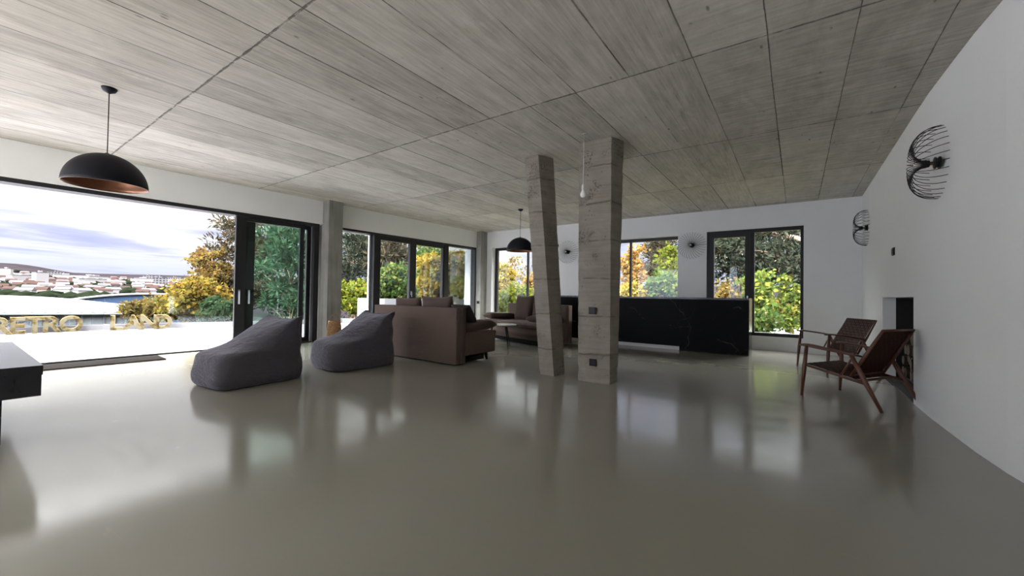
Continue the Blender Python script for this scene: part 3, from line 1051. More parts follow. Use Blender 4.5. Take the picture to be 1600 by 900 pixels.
# ------------------------------------------------------------------ bean bags
def bean_bag(loc, rz, label, seed, sc=1.0):
    root = thing('bean_bag', label, 'bean bag', loc, rz, 'grey bean bag loungers')
    LV = [(0.0, -0.42, 0.41, 0.31), (0.008, -0.465, 0.450, 0.345), (0.05, -0.488, 0.456, 0.366), (0.14, -0.492, 0.460, 0.374), (0.24, -0.486, 0.454, 0.368),
          (0.315, -0.472, 0.450, 0.366), (0.350, -0.452, 0.447, 0.366), (0.372, -0.410, 0.445, 0.366), (0.388, -0.350, 0.442, 0.366), (0.408, -0.290, 0.440, 0.366), (0.440, -0.220, 0.436, 0.362),
          (0.486, -0.145, 0.432, 0.356), (0.538, -0.062, 0.429, 0.350), (0.590, 0.025, 0.430, 0.345), (0.640, 0.115, 0.434, 0.343), (0.682, 0.210, 0.438, 0.345), (0.709, 0.305, 0.438, 0.348)]
    mb = MB()
    NS = 72
    rings = []
    for j, (z, yf, yb_, wd) in enumerate(LV):
        ring = []
        ex = 2.0 / (6.2 - 2.0 * min(1.0, max(0.0, (z - 0.15) / 0.45)))
        for k in range(NS):
            a = 2 * PI * k / NS
            cx = math.copysign(abs(math.cos(a)) ** ex, math.cos(a))
            cy = math.copysign(abs(math.sin(a)) ** ex, math.sin(a))
            if math.sin(a) < 0:      # the seat side is rounded over, the back stays square
                fr_ = min(1.0, max(0.0, (z - 0.335) / 0.09))
                e2 = 2.0 / (6.0 - 3.9 * fr_)
                cx = math.copysign(abs(math.cos(a)) ** e2, math.cos(a))
                cy = -abs(math.sin(a)) ** e2
            x = wd * cx
            y = (yf + yb_) / 2 + (yb_ - yf) / 2 * cy
            tt = max(0.0, (z - 0.56) / 0.145)
            ear = tt * (abs(cx) ** 4 * 0.042 - 0.010 * (1 - abs(cx)))
            q = Vector((x, y, z + ear))
            # slack folds: long soft creases plus tight gathers under the top seam
            fold = noise.noise(Vector((x * 4 + seed, y * 4, z * 9 + seed))) * 0.022
            fold += noise.noise(Vector((x * 9 + seed, y * 9, z * 22))) * 0.010
            fold += math.sin(z * 105 + noise.noise(Vector((x * 5, y * 5, seed))) * 7) * 0.011 * min(1, max(0, (z - 0.42) / 0.2))
            nrm = Vector((x / wd, (q.y - (yf + yb_) / 2) / max(0.05, (yb_ - yf) / 2), 0)).normalized()
            if z > 0.01:
                q += nrm * fold
            if z > 0.3 and z < 0.75:
                q.z += noise.noise(Vector((x * 6 + 3, y * 6 + seed, 1.0))) * 0.012
            ring.append(mb.bm.verts.new(q * sc))
        rings.append(ring)
    for A, B in zip(rings, rings[1:]):
        for k in range(NS):
            mb.bm.faces.new((A[k], A[(k + 1) % NS], B[(k + 1) % NS], B[k]))
    mb.bm.faces.new(rings[0][::-1])
    top = rings[-1]
    for k in range(NS // 2):
        a_, b_, c_, d_ = top[k], top[k + 1], top[(NS - k - 1) % NS], top[(NS - k) % NS]
        q = []
        for v_ in (a_, b_, c_, d_):
            if v_ not in q:
                q.append(v_)
        if len(q) >= 3:
            mb.bm.faces.new(q)
    o = mb.build('cover', 'bag_grey', root, smooth=True)
    md = o.modifiers.new('sub', 'SUBSURF')
    md.levels = md.render_levels = 1
    # piped seams: along the top and down both back corners
    mb = MB()
    pts = []
    for k in range(13):
        s = k / 12 * 2 - 1
        pts.append(Vector((s * 0.346, 0.402 + 0.01 * math.sin(s * 3), 0.708 + 0.040 * abs(s) ** 4 - 0.006 * (1 - abs(s)))) * sc)
    mb.tube(pts, 0.005, 6)
    mb.build('seam', 'bag_grey', o, smooth=True)
    return root


bean_bag((-5.19, 2.12, 0), math.radians(5), 'dark grey bean bag nearest the viewer, in front of the terrace door', 1.3, 1.0)
bean_bag((-5.16, 3.45, 0), math.radians(-3), 'grey bean bag standing close to the back of the brown sofa', 8.1, 1.03)


# ------------------------------------------------------------------ sofas
def rbox(name, dims, bev, matname, parent, seg=3, sub=0, puff=0.0):
    mb = MB()
    mb.box(*dims)
    mb.bevel(bev, seg)
    o = mb.build(name, matname, parent, smooth=True)
    md = o.modifiers.new('wn', 'WEIGHTED_NORMAL')
    md.keep_sharp = True
    return o


def arm_pad(parent, x, sgn):
    """puffed pad lying on the end of the seat"""
    mb = MB()
    nx, ny = 10, 18
    L_, W_ = 0.76, 0.36
    vs = {}
    for s in (0, 1):
        for j in range(ny + 1):
            for i in range(nx + 1):
                a, b_ = 2 * i / nx - 1, 2 * j / ny - 1
                th = 0.085 * max(0, (1 - a ** 4) * (1 - b_ ** 6)) ** 0.5
                key = (0 if (i in (0, nx) or j in (0, ny)) else s, i, j)
                if key not in vs:
                    zz_ = 0.545 + (th if s else -th * 0.85) - 0.02 * a * sgn * 0 + 0.012 * b_
                    vs[key] = mb.bm.verts.new((x + a * W_ / 2, 0.60 + b_ * L_ / 2, zz_))
    for s in (0, 1):
        for j in range(ny):
            for i in range(nx):
                q = [vs[(0 if (ii in (0, nx) or jj in (0, ny)) else s, ii, jj)] for ii, jj in ((i, j), (i + 1, j), (i + 1, j + 1), (i, j + 1))]
                try:
                    mb.bm.faces.new(q)
                except ValueError:
                    pass
    return mb.build('arm_pad', 'cushion_velvet', parent, smooth=True)


def make_sofa(label, loc, rz, L_=1.95):
    r = thing('sofa', label, 'sofa', loc, rz, 'brown velvet sofas')
    h_ = L_ / 2
    rbox('back_panel', (-h_, h_, 0.0, 0.20, 0.025, 0.84), 0.022, 'sofa_velvet', r)
    rbox('base', (-h_ + 0.03, h_ - 0.03, 0.19, 0.92, 0.125, 0.385), 0.05, 'sofa_velvet', r)
    sc_ = rbox('seat_cushion', (-h_ + 0.02, h_ - 0.02, 0.195, 0.945, 0.372, 0.462), 0.035, 'sofa_velvet', r)
    for z_ in (0.380, 0.452):
        mb = MB()
        mb.tube([(-h_ + 0.05, 0.938, z_), (h_ - 0.05, 0.938, z_)], 0.005, 6)
        mb.build('piping', 'cushion_velvet', sc_, smooth=True)
    rbox('plinth', (-h_ + 0.10, h_ - 0.10, 0.20, 0.74, 0.02, 0.14), 0.01, 'soot_black', r, 1)
    for s in (-1, 1):
        arm_pad(r, s * (h_ - 0.20), s)
        rbox('arm_base', (s * h_ - (0.05 if s > 0 else 0.0), s * h_ + (0.05 if s < 0 else 0.0), 0.19, 0.90, 0.14, 0.47), 0.022, 'sofa_velvet', r)
        for y_ in (0.10, 0.80):
            mb = MB()
            mb.tube([(s * (h_ - 0.12), y_, 0.14), (s * (h_ - 0.10), y_ + 0.02 * (1 if y_ > .5 else -1), 0.0)], [0.035, 0.018], 12)
            tag(mb.build('leg', 'black_metal', r, smooth=False), 'tapered black leg')
    return r


S1 = (-4.98, 4.33)
sofa1 = make_sofa('brown velvet sofa with its back to the viewer, nearest the bean bags', (S1[0], S1[1], 0), math.radians(-1.0))
# second sofa faces the room: turned round, against the far windows
ang2 = math.radians(180 - 16.0)
fr_right, fr_left = Vector((-4.17, 6.86, 0)), Vector((-6.02, 7.40, 0))
depth2 = 0.945
dirx = (fr_right - fr_left).normalized()
nrm2 = Vector((-dirx.y, dirx.x, 0))
mid = (fr_right + fr_left) / 2 + nrm2 * depth2
sofa2 = make_sofa('brown velvet sofa facing the viewer in the far corner by the windows', mid, math.atan2(dirx.y, dirx.x) + PI, 1.95)


def cushion_at(root, x, y, z, w_, h_, t_, lean, label, cat='cushion', matname='cushion_velvet', seed=0.0, twist=0.0, group=None):
    o = pillow('cushion', w_, h_, t_, matname, None, seed=seed)
    root_m = Matrix.Translation(root.location) @ Matrix.Rotation(root.rotation_euler[2], 4, 'Z')
    o.matrix_world = root_m @ Matrix.Translation((x, y, z)) @ Matrix.Rotation(twist, 4, 'Z') @ Matrix.Rotation(lean, 4, 'X')
    tag(o, label, cat, group)
    return o


G1 = 'back cushions on the brown sofas'
cushion_at(sofa1, 0.26, 0.375, 0.452, 0.72, 0.57, 0.19, 0.17, 'brown back cushion showing above the near sofa, right of the pair', seed=1, group=G1)
cushion_at(sofa1, -0.45, 0.375, 0.452, 0.66, 0.54, 0.19, 0.17, 'brown back cushion showing above the near sofa, left of the pair', seed=5, group=G1)
cushion_at(sofa1, 0.80, 0.44, 0.612, 0.40, 0.34, 0.13, 0.62, 'small dark cushion tipped against the right end of the near sofa back', matname='cushion_dark', seed=9)
cushion_at(sofa2, 0.22, 0.365, 0.455, 0.60, 0.60, 0.20, 0.16, 'square brown cushion in full view on the far sofa', seed=13, group=G1)
cushion_at(sofa2, -0.40, 0.365, 0.455, 0.60, 0.60, 0.20, 0.16, 'brown cushion on the far sofa, partly hidden by the leaning column', seed=17, group=G1)

# ------------------------------------------------------------------ small round side table between the sofas
st = thing('side_table', 'small pale topped side table on thin black legs between the sofas', 'table', (-4.78, 6.45, 0))
mb = MB()
mb.lathe([(0.0, 0.435), (0.30, 0.435), (0.306, 0.442), (0.306, 0.452), (0.30, 0.458), (0.0, 0.458)], 48)
mb.build('table_top', 'small_table_top', st)
for k in range(3):
    a = math.radians(-28 + 120 * k)
    mb = MB()
    mb.tube([(0.17 * math.cos(a), 0.17 * math.sin(a), 0.437), (0.31 * math.cos(a), 0.31 * math.sin(a), 0.0)], [0.016, 0.008], 10)
    mb.build('leg', 'black_metal', st, smooth=True)

# ------------------------------------------------------------------ black marble bar
bar = thing('bar_counter', 'long black veined marble bar counter before the back wall', 'bar counter', (-0.70, 8.50, 0), math.radians(0.0))
BL = 3.95
mb = MB()
mb.box(-BL, 0.0, -0.012, 0.60, 1.015, 1.05)
mb.bevel(0.003, 1)
mb.build('worktop', 'table_black', bar)
mb = MB()
mb.box(-BL, -1.202, 0.0, 0.03, 0.075, 1.012)
mb.bevel(0.002, 1)
mb.build('front_panel', 'black_marble', bar)
mb = MB()
mb.box(-1.198, -0.004, 0.0, 0.03, 0.012, 1.012)
mb.bevel(0.002, 1)
mb.build('front_panel', 'black_marble', bar)
mb = MB()
mb.box(-BL, -1.21, 0.045, 0.06, 0.0, 0.09)
mb.build('plinth', 'white_paint', bar)
mb = MB()
mb.box(-0.032, 0.0, 0.03, 0.60, 0.0, 1.015)
mb.bevel(0.002, 1)
mb.build('end_panel', 'table_black', bar)
mb = MB()
mb.box(-BL + 0.01, -0.035, 0.061, 0.58, 0.02, 1.014)
mb.build('carcass', 'black_plastic', bar)


# ------------------------------------------------------------------ armchairs
def weave(name, P00, P10, P01, P11, nu, nv, matname, parent, sag=0.0, th=0.0035):
    """woven sheet: P00->P10 is the u direction, P00->P01 the v direction"""
    P00, P10, P01, P11 = map(Vector, (P00, P10, P01, P11))
    nrm = (P10 - P00).cross(P01 - P00).normalized()

    def pt(u_, v_):
        q = P00.lerp(P10, u_).lerp(P01.lerp(P11, u_), v_)
        return q - nrm * sag * math.sin(PI * u_) * math.sin(PI * v_)
    mb = MB()

    def strips(n_strip, n_cross, along_u):
        for i in range(n_strip):
            c0, c1 = (i + 0.08) / n_strip, (i + 0.92) / n_strip
            prev = None
            for k in range(n_cross * 2 + 1):
                s = k / (n_cross * 2)
                ph = (k % 2 == 1)
                cell_ = k // 2
                off = 0.0
                if ph:
                    off = th * (1 if (cell_ + i) % 2 == 0 else -1) * (1 if along_u else -1)
                if along_u:
                    A, B = pt(s, c0), pt(s, c1)
                else:
                    A, B = pt(c0, s), pt(c1, s)
                row = [mb.bm.verts.new(A + nrm * (off + 0.0014)), mb.bm.verts.new(B + nrm * (off + 0.0014)), mb.bm.verts.new(B + nrm * (off - 0.0014)), mb.bm.verts.new(A + nrm * (off - 0.0014))]
                if prev:
                    for e in range(4):
                        mb.bm.faces.new((prev[e], prev[(e + 1) % 4], row[(e + 1) % 4], row[e]))
                prev = row
    strips(nv, nu, True)
    strips(nu, nv, False)
    return mb.build(name, matname, parent)


def make_armchair(label, loc, rz):
    r = thing('armchair', label, 'armchair', loc, rz, 'low armchairs with woven seats')
    for s in (-1, 1):
        mb = MB()
        mb.tube([(0.0, s * 0.345, 0.0), (0.018, s * 0.333, 0.30), (0.035, s * 0.322, 0.545)], [0.0125, 0.021, 0.016], 12)
        mb.build('front_leg', 'brown_wood', r, smooth=True)
        mb = MB()
        mb.tube([(0.455, s * 0.330, 0.505), (0.56, s * 0.335, 0.29), (0.715, s * 0.345, 0.0)], [0.018, 0.023, 0.014], 12)
        mb.build('rear_leg', 'brown_wood', r, smooth=True)
        mb = MB()
        pts = catmull([(-0.02, s * 0.322, 0.552), (0.08, s * 0.325, 0.556), (0.28, s * 0.332, 0.532), (0.49, s * 0.330, 0.500)], 4)
        mb.tube(pts, [0.016] + [0.019] * (len(pts) - 2) + [0.015], 10, squash=(1.35, 0.62))
        mb.build('armrest', 'brown_wood', r, smooth=True)
        mb = MB()
        mb.tube([(0.018, s * 0.322, 0.335), (0.585, s * 0.318, 0.235)], 0.0135, 10)
        mb.build('seat_rail', 'brown_wood', r, smooth=True)
        mb = MB()
        mb.tube([(0.36, s * 0.322, 0.272), (0.475, s * 0.322, 0.50)], 0.010, 10)
        mb.build('strut', 'brown_wood', r, smooth=True)
        mb = MB()
        mb.tube([(0.435, s * 0.290, 0.285), (0.56, s * 0.284, 0.52), (0.69, s * 0.278, 0.765)], [0.013, 0.016, 0.011], 10)
        mb.build('back_stile', 'brown_wood', r, smooth=True)
    for (a, b_, rr) in (((0.020, -0.322, 0.335), (0.020, 0.322, 0.335), 0.0135), ((0.50, -0.318, 0.250), (0.50, 0.318, 0.250), 0.0125),
                        ((0.688, -0.278, 0.760), (0.688, 0.278, 0.760), 0.011), ((0.44, -0.29, 0.295), (0.44, 0.29, 0.295), 0.011)):
        mb = MB()
        mb.tube([a, b_], rr, 10)
        mb.build('cross_rail', 'brown_wood', r, smooth=True)
    ws = weave('woven_seat', (0.012, -0.30, 0.348), (0.012, 0.30, 0.348), (0.485, -0.292, 0.265), (0.485, 0.292, 0.265), 14, 12, 'woven_leather', r, sag=0.02)
    wb = weave('woven_back', (0.425, -0.272, 0.290), (0.425, 0.272, 0.290), (0.682, -0.278, 0.772), (0.682, 0.278, 0.772), 14, 14, 'woven_leather', r, sag=-0.012)
    tag(ws, 'dark brown woven strap seat')
    tag(wb, 'dark brown woven strap back')
    return r


def chair_rot(back):
    return math.atan2(back[1], back[0])


ch1 = make_armchair('front wooden armchair with woven dark seat, nearer the viewer', (0.235, 5.765, 0), chair_rot((0.85, -0.53)))
ch2 = copy_thing(ch1, 'rear wooden armchair with woven seat, nearer the back wall', (0.19, 7.53, 0), chair_rot((0.87, 0.50)))

# ------------------------------------------------------------------ log niche
nl = thing('log_niche', 'black lined recess for firewood in the right white wall', 'log niche', (XR, (NY0 + NY1) / 2, 0))
hw = (NY1 - NY0) / 2
mb = MB()
mb.box(0.135, 0.62, hw - 0.012, hw, 0.0, NZ)
mb.box(0.135, 0.62, -hw, -hw + 0.012, 0.0, NZ)
mb.box(0.60, 0.62, -hw + 0.012, hw - 0.012, 0.0, NZ)
mb.box(0.135, 0.60, -hw + 0.012, hw - 0.012, NZ - 0.012, NZ)
mb.box(0.135, 0.60, -hw + 0.012, hw - 0.012, 0.0, 0.012)
mb.build('liner', 'soot_black', nl)
mb = MB()
mb.box(0.003, 0.135, -hw, hw, 0.0, 0.012)
mb.build('hearth_strip', 'soot_black', nl)
nl['kind'] = 'structure'
rack = thing('log_rack', 'low black metal rack holding firewood in the niche', 'log rack', (XR + 0.17, 6.46, 0.012))
mb = MB()
for x_ in (0.0, 0.34):
    mb.tube([(x_, -0.60, 0.055), (x_, 0.75, 0.055)], 0.010, 8)
mb.build('rail', 'black_metal', rack)
for x_ in (0.0, 0.34):
    for y_ in (-0.60, 0.75):
        mb = MB()
        mb.tube([(x_, y_, 0.0), (x_, y_, 0.52)], 0.011, 8)
        mb.build('post', 'black_metal', rack)


def make_log(rad, ln, split, seed):
    mb = MB()
    seg = 14
    rings = []
    for j in range(4):
        ring = []
        for k in range(seg):
            a = 2 * PI * k / seg
            rr = rad * (1 + 0.07 * noise.noise(Vector((math.cos(a) * 1.5, math.sin(a) * 1.5, seed + j * 0.2))))
            y_, z_ = rr * math.cos(a), rr * math.sin(a)
            if split and z_ > 0.25 * rad:
                z_ = 0.25 * rad
            ring.append(mb.bm.verts.new((j / 3 * ln, y_, z_)))
        rings.append(ring)
    for A, B in zip(rings, rings[1:]):
        for k in range(seg):
            mb.bm.faces.new((A[k], A[(k + 1) % seg], B[(k + 1) % seg], B[k]))
    mb.bm.faces.new(rings[0]).material_index = 1
    mb.bm.faces.new(rings[-1][::-1]).material_index = 1
    return mb


ly0 = 5.98
rows = 0
for row in range(4):
    yy = 5.94 + (0.07 if row % 2 else 0.0)
    k = 0
    while yy < 7.10 - row * 0.03:
        rad = 0.066 + 0.010 * math.sin(k * 2.3 + row)
        o = make_log(rad, 0.36 + 0.03 * math.sin(k * 1.7 + row), (k + row) % 3 == 1, k * 3.1 + row).build('firewood_log', ['log_bark', 'log_end'])
        o.location = (XR + 0.15 + 0.02 * math.cos(k * 2.1 + row), yy + rad, 0.150 + row * 0.146)
        o.rotation_euler = (0.6 * k, 0, 0.05 * math.sin(k + row))
        tag(o, 'split firewood log stacked in the wall niche behind the armchair', 'firewood', 'firewood logs stacked in the niche')
        yy += 2.12 * rad + 0.004
        k += 1
o = make_log(0.040, 0.34, True, 5.5).build('firewood_log', ['log_bark', 'log_end'])
o.location = (XR + 0.14, 5.90, 0.66)
o.rotation_euler = (0.2, -0.10, 0.5)
tag(o, 'thin pale kindling stick lying on top of the firewood stack', 'firewood')

# ------------------------------------------------------------------ rattan lantern beside the column
ln_ = thing('lantern', 'woven rattan lantern on the floor beside the smooth concrete column', 'lantern', (-7.76, 4.70, 0))
mb = MB()
NZ_, NA = 20, 28


def lant(a, z_):
    q = z_ / 0.45
    rr = 0.105 + 0.030 * math.sin(min(1, q) * PI * 0.9 + 0.1)
    return Vector((rr * math.cos(a), rr * math.sin(a), z_))


for s in (1, -1):
    for k in range(NA):
        a0_ = 2 * PI * k / NA
        mb.tube([lant(a0_ + s * 0.9 * i / 12, 0.015 + 0.43 * i / 12) for i in range(13)], 0.0075, 5, cap=False)
for z_ in (0.012, 0.23, 0.448):
    mb.tube([lant(2 * PI * k / 32, z_) for k in range(33)], 0.010, 6, cap=False)
mb.build('woven_body', 'rattan', ln_, smooth=True)
mb = MB()
mb.tube(catmull([(0.0, -0.10, 0.45), (0.0, -0.085, 0.53), (0.0, 0.0, 0.585), (0.0, 0.085, 0.53), (0.0, 0.10, 0.45)], 6), 0.007, 8)
mb.build('handle', 'rattan', ln_, smooth=True)
mb = MB()
mb.lathe([(0.0, 0.02), (0.085, 0.02), (0.095, 0.10), (0.110, 0.24), (0.100, 0.36), (0.085, 0.43)], 24)
mb.build('inner_basket', 'rattan', ln_, smooth=True)


# ------------------------------------------------------------------ lamps
def make_pendant(label, loc, drop, tilt=0.0):
    r = thing('pendant_lamp', label, 'pendant lamp', loc, 0, 'black dome pendant lamps')
    mb = MB()
    mb.lathe([(0.0, -0.052), (0.012, -0.050), (0.020, -0.044), (0.045, -0.030), (0.056, -0.010), (0.058, 0.0), (0.0, 0.0)], 28)
    mb.build('ceiling_rose', 'lamp_black', r, smooth=True)
    mb = MB()
    mb.tube([(0, 0, -0.05), (0, 0, -drop)], 0.004, 8)
    mb.build('cord', 'black_plastic', r, smooth=True)
    R_ = 0.302
    prof_o = [(0.012, 0.012)] + [(R_ * math.sin(q), R_ * math.cos(q) - R_) for q in [i * PI / 2 / 18 for i in range(1, 19)]]
    mb = MB()
    mb.lathe([(0.0, 0.012)] + [(max(rr, 0.012), z_) for rr, z_ in prof_o], 56, 0, (0, 0, -drop))
    R2 = R_ - 0.006
    mb.lathe([(R_, -R_), (R2, -R_)] + [(R2 * math.sin(q), R2 * math.cos(q) - R_) for q in [PI / 2 - i * PI / 2 / 16 for i in range(1, 16)]] + [(0.0, R2 - R_)], 56, 1, (0, 0, -drop))
    bmesh.ops.remove_doubles(mb.bm, verts=mb.bm.verts[:], dist=0.0004)
    sh = mb.build('lamp_shade', ['lamp_black', 'copper'], r, smooth=True, recalc=True)
    sh.rotation_euler = (0, 0, 0)
    tag(sh, 'black dome shade with copper inside')
    mb = MB()
    mb.lathe([(0.0, -0.012), (0.026, -0.012), (0.028, -0.075), (0.020, -0.085), (0.0, -0.085)], 20, 0, (0, 0, -drop))
    hold = mb.build('lamp_holder', 'black_plastic', r, smooth=False)
    mb = MB()
    mb.lathe([(0.0, -0.175), (0.018, -0.172), (0.034, -0.155), (0.040, -0.135), (0.036, -0.112), (0.020, -0.085), (0.0, -0.085)], 20, 0, (0, 0, -drop))
    mb.build('bulb', 'white_bulb', hold, smooth=True)
    return r


pl1 = make_pendant('large black dome pendant lamp hanging near the open terrace door', (-5.38, 0.90, H), 0.635)
pl2 = copy_thing(pl1, 'small looking black dome pendant lamp hanging over the far sofa', (-5.05, 7.46, H))

bp = thing('bare_bulb_pendant', 'bare white bulb hanging on a thin cable before the wide column', 'pendant bulb', (-2.05, 4.33, H))
mb = MB()
mb.tube([(-0.03, 0, -0.004), (0.03, 0, -0.004)], 0.003, 6)
mb.build('ceiling_hook', 'steel', bp)
mb = MB()
mb.tube([(0, 0, 0), (0.002, 0, -0.3), (-0.001, 0, -0.61)], 0.0035, 8)
mb.build('cable', 'white_cable', bp, smooth=True)
mb = MB()
mb.lathe([(0.0, -0.60), (0.010, -0.602), (0.017, -0.615), (0.018, -0.665), (0.0, -0.668)], 18)
hold = mb.build('lamp_holder', 'white_cable', bp, smooth=False)
mb = MB()
mb.lathe([(0.0, -0.664), (0.014, -0.668), (0.019, -0.685), (0.032, -0.71), (0.034, -0.73), (0.026, -0.752), (0.0, -0.763)], 24)
mb.build('bulb', 'white_bulb', hold, smooth=True)


def make_sconce(label, loc, normal):
    r = thing('wall_sconce', label, 'wall lamp', loc, 0, 'black wire wall lamps')
    r.rotation_euler = Vector(normal).to_track_quat('Z', 'Y').to_euler()
    mb = MB()
    mb.lathe([(0.0, 0.0), (0.048, 0.0), (0.050, 0.004), (0.050, 0.012), (0.040, 0.016), (0.040, 0.026), (0.049, 0.030), (0.049, 0.038), (0.0, 0.040)], 28)
    mb.build('wall_plate', 'black_metal', r, smooth=False)
    mb = MB()
    mb.lathe([(0.0, 0.036), (0.015, 0.036), (0.015, 0.070), (0.0, 0.070)], 20)
    tag(mb.build('collar', 'copper', r, smooth=False), 'copper coloured collar')
    mb = MB()
    mb.lathe([(0.0, 0.066), (0.026, 0.066), (0.030, 0.072), (0.030, 0.108), (0.026, 0.112), (0.0, 0.112)], 24)
    hold = mb.build('lamp_holder', 'black_metal', r, smooth=False)
    mb = MB()
    mb.lathe([(0.0, 0.165), (0.012, 0.163), (0.021, 0.152), (0.023, 0.140), (0.016, 0.120), (0.0, 0.112)], 20)
    mb.build('bulb', 'white_bulb', hold, smooth=True)
    mb = MB()
    prof = catmull([(0.031, 0, 0.085), (0.034, 0, 0.115), (0.050, 0, 0.140), (0.085, 0, 0.168), (0.14, 0, 0.182), (0.205, 0, 0.168), (0.262, 0, 0.125), (0.292, 0, 0.070), (0.300, 0, 0.010)], 3)
    n_ = len(prof)
    for k in range(30):
        a0_ = 2 * PI * k / 30
        pts = []
        for i, q in enumerate(prof):
            a = a0_ + 0.26 * (i / (n_ - 1)) ** 1.2
            pts.append((q.x * math.cos(a), q.x * math.sin(a), q.z))
        mb.tube(pts, 0.0029, 5)
    mb.build('wire_cage', 'black_metal', r, smooth=True)
    return r


sc1 = make_sconce('larger looking black wire wall lamp on the right wall, nearest the viewer', (XR, 4.81, 2.215), (-1, 0, 0))
for lab, loc, nr in (('black wire wall lamp on the right wall close to the back corner', (XR, 9.02, 2.275), (-1, 0, 0)),
                     ('black wire wall lamp on the back wall between the middle and right windows', (-1.92, YB, 2.215), (0, -1, 0)),
                     ('black wire wall lamp on the back wall between the two concrete columns', (-5.02, YB, 2.215), (0, -1, 0))):
    s_ = copy_thing(sc1, lab, loc)
    s_.rotation_euler = Vector(nr).to_track_quat('Z', 'Y').to_euler()

# ------------------------------------------------------------------ the land outside
def hz(x, y):
    r = math.hypot(x, y)
    phi = math.degrees(math.atan2(y, -x))
    pts = [(0, -1.6), (12, -1.6), (40, -12), (150, -16), (400, -6.5), (1000, 15), (1500, 34), (2300, 62), (3200, 62)]
    for (a, za), (b_, zb) in zip(pts, pts[1:]):
        if r <= b_:
            base = za + (zb - za) * (r - a) / (b_ - a)
            break
    else:
        base = 60
    near = max(0, min(1, (9.0 - phi) / 5.5))
    near = near * near * (3 - 2 * near)
    bumpn = math.exp(-((r - 1450) / 330) ** 2)
    base += bumpn * near * 22
    if r > 900:
        base += noise.noise(Vector((x * 0.002, y * 0.002, 0))) * 6 * min(1, (r - 900) / 500)
    if y > 9.5 and x > -11:
        tt = min(1, max(0, (x + 11) / 6)) * min(1, max(0, (60 - r) / 30))
        base = base * (1 - tt) + (-0.9 - 0.015 * (y - 10)) * tt
    return base


radii = np.concatenate([np.linspace(0.5, 30, 22), np.geomspace(33, 3200, 60)])
angs = np.radians(np.concatenate([np.linspace(-40, 40, 121), np.linspace(42, 200, 60)]))
vv_, ff_ = [], []
for r_ in radii:
    for a in angs:
        x, y = -r_ * math.cos(a), r_ * math.sin(a)
        vv_.append((x, y, hz(x, y)))
na = len(angs)
for i in range(len(radii) - 1):
    for j in range(na - 1):
        ff_.append((i * na + j, (i + 1) * na + j, (i + 1) * na + j + 1, i * na + j + 1))
vv_, ff_ = np.array(vv_), np.array(ff_)
cent = vv_[ff_].mean(1)
isg = (np.hypot(cent[:, 0], cent[:, 1]) < 60) & (cent[:, 1] > 5)
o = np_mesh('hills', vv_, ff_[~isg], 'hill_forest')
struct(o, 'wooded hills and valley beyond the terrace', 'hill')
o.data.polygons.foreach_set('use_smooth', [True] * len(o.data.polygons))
o = np_mesh('garden_ground', vv_, ff_[isg], 'leaf_litter')
struct(o, 'leaf covered ground under the trees', 'ground')

# white roofed hall beyond the terrace
hall = thing('event_hall', 'large hall with a curved white roof below the terrace', 'building', (-52, 0, 0))
ys = np.linspace(-60, 13.6, 70)


def ztop(y):      # far edge of the roof
    return -0.05 + 0.35 * math.exp(-((y + 6) / 9) ** 2) - 1.25 / (1 + math.exp(-(y - 9.3) / 1.6))


def znear(y):
    return -0.74 - 0.22 / (1 + math.exp(-(y - 5) / 2.0))


nv_ = 14
vs_, fs_ = [], []
for y in ys:
    yn = y * 0.80
    for k in range(nv_ + 1):
        s = k / nv_
        x = 7.5 - 31 * s + 0.0
        z = znear(yn) * (1 - s) + ztop(y * 1.0) * s + 0.12 * math.sin(PI * s)
        vs_.append((x, yn + (y * 1.25 - yn) * s, z))
for j in range(len(ys) - 1):
    for k in range(nv_):
        a = j * (nv_ + 1) + k
        fs_.append((a, a + 1, a + nv_ + 2, a + nv_ + 1))
o = np_mesh('roof', np.array(vs_), np.array(fs_), 'membrane_white', hall)
o.data.polygons.foreach_set('use_smooth', [True] * len(o.data.polygons))
tag(o, 'curved white roof skin')
mb = MB()
for y0_, y1_ in zip(ys, ys[1:]):
    a, b_ = y0_ * 0.80, y1_ * 0.80
    z0_, z1_ = znear(a), znear(b_)
    q = [mb.bm.verts.new(p_) for p_ in ((7.55, a, z0_ + 0.02), (7.55, b_, z1_ + 0.02), (7.55, b_, z1_ - 0.10), (7.55, a, z0_ - 0.10))]
    mb.bm.faces.new(q)
mb.build('roof_edge', 'membrane_white', hall)
mb = MB()
yy = -45.0
while yy < 10.8:
    mb.box(6.6, 6.95, yy, yy + 0.50, -16, znear(yy) + 0.05)
    mb.box(6.95, 7.12, yy + 0.50, yy + 0.62, -16, znear(yy) + 0.05)
    yy += 0.62
tag(mb.build('ribbed_facade', 'mall_grey', hall), 'grey ribbed metal facade')

h2 = thing('event_hall', 'dark blue hall with a white rimmed arched roof behind the white roof', 'building', (-95, 0, 0))
mb = MB()
rim = []
for k in range(25):
    s = k / 24
    y = 10.2 + 19.5 * s
    z = -1.55 + 1.65 * math.sin(PI * min(1, s * 0.82 + 0.0)) ** 0.8 - 0.1 * s
    rim.append((y, z))
poly = rim
lo = [mb.bm.verts.new((0, y, -10)) for y, z in poly]
hi = [mb.bm.verts.new((0, y, z)) for y, z in poly]
hib = [mb.bm.verts.new((-14, y * 1.12, z - 0.2)) for y, z in poly]
for k in range(24):
    mb.bm.faces.new((lo[k], lo[k + 1], hi[k + 1], hi[k]))
    mb.bm.faces.new((hi[k], hi[k + 1], hib[k + 1], hib[k]))
mb.build('wall', 'mall_blue', h2)
mb = MB()
mb.tube([(0.2, y, z + 0.08) for y, z in poly], 0.20, 8)
mb.build('roof_rim', 'membrane_white', h2, smooth=True)

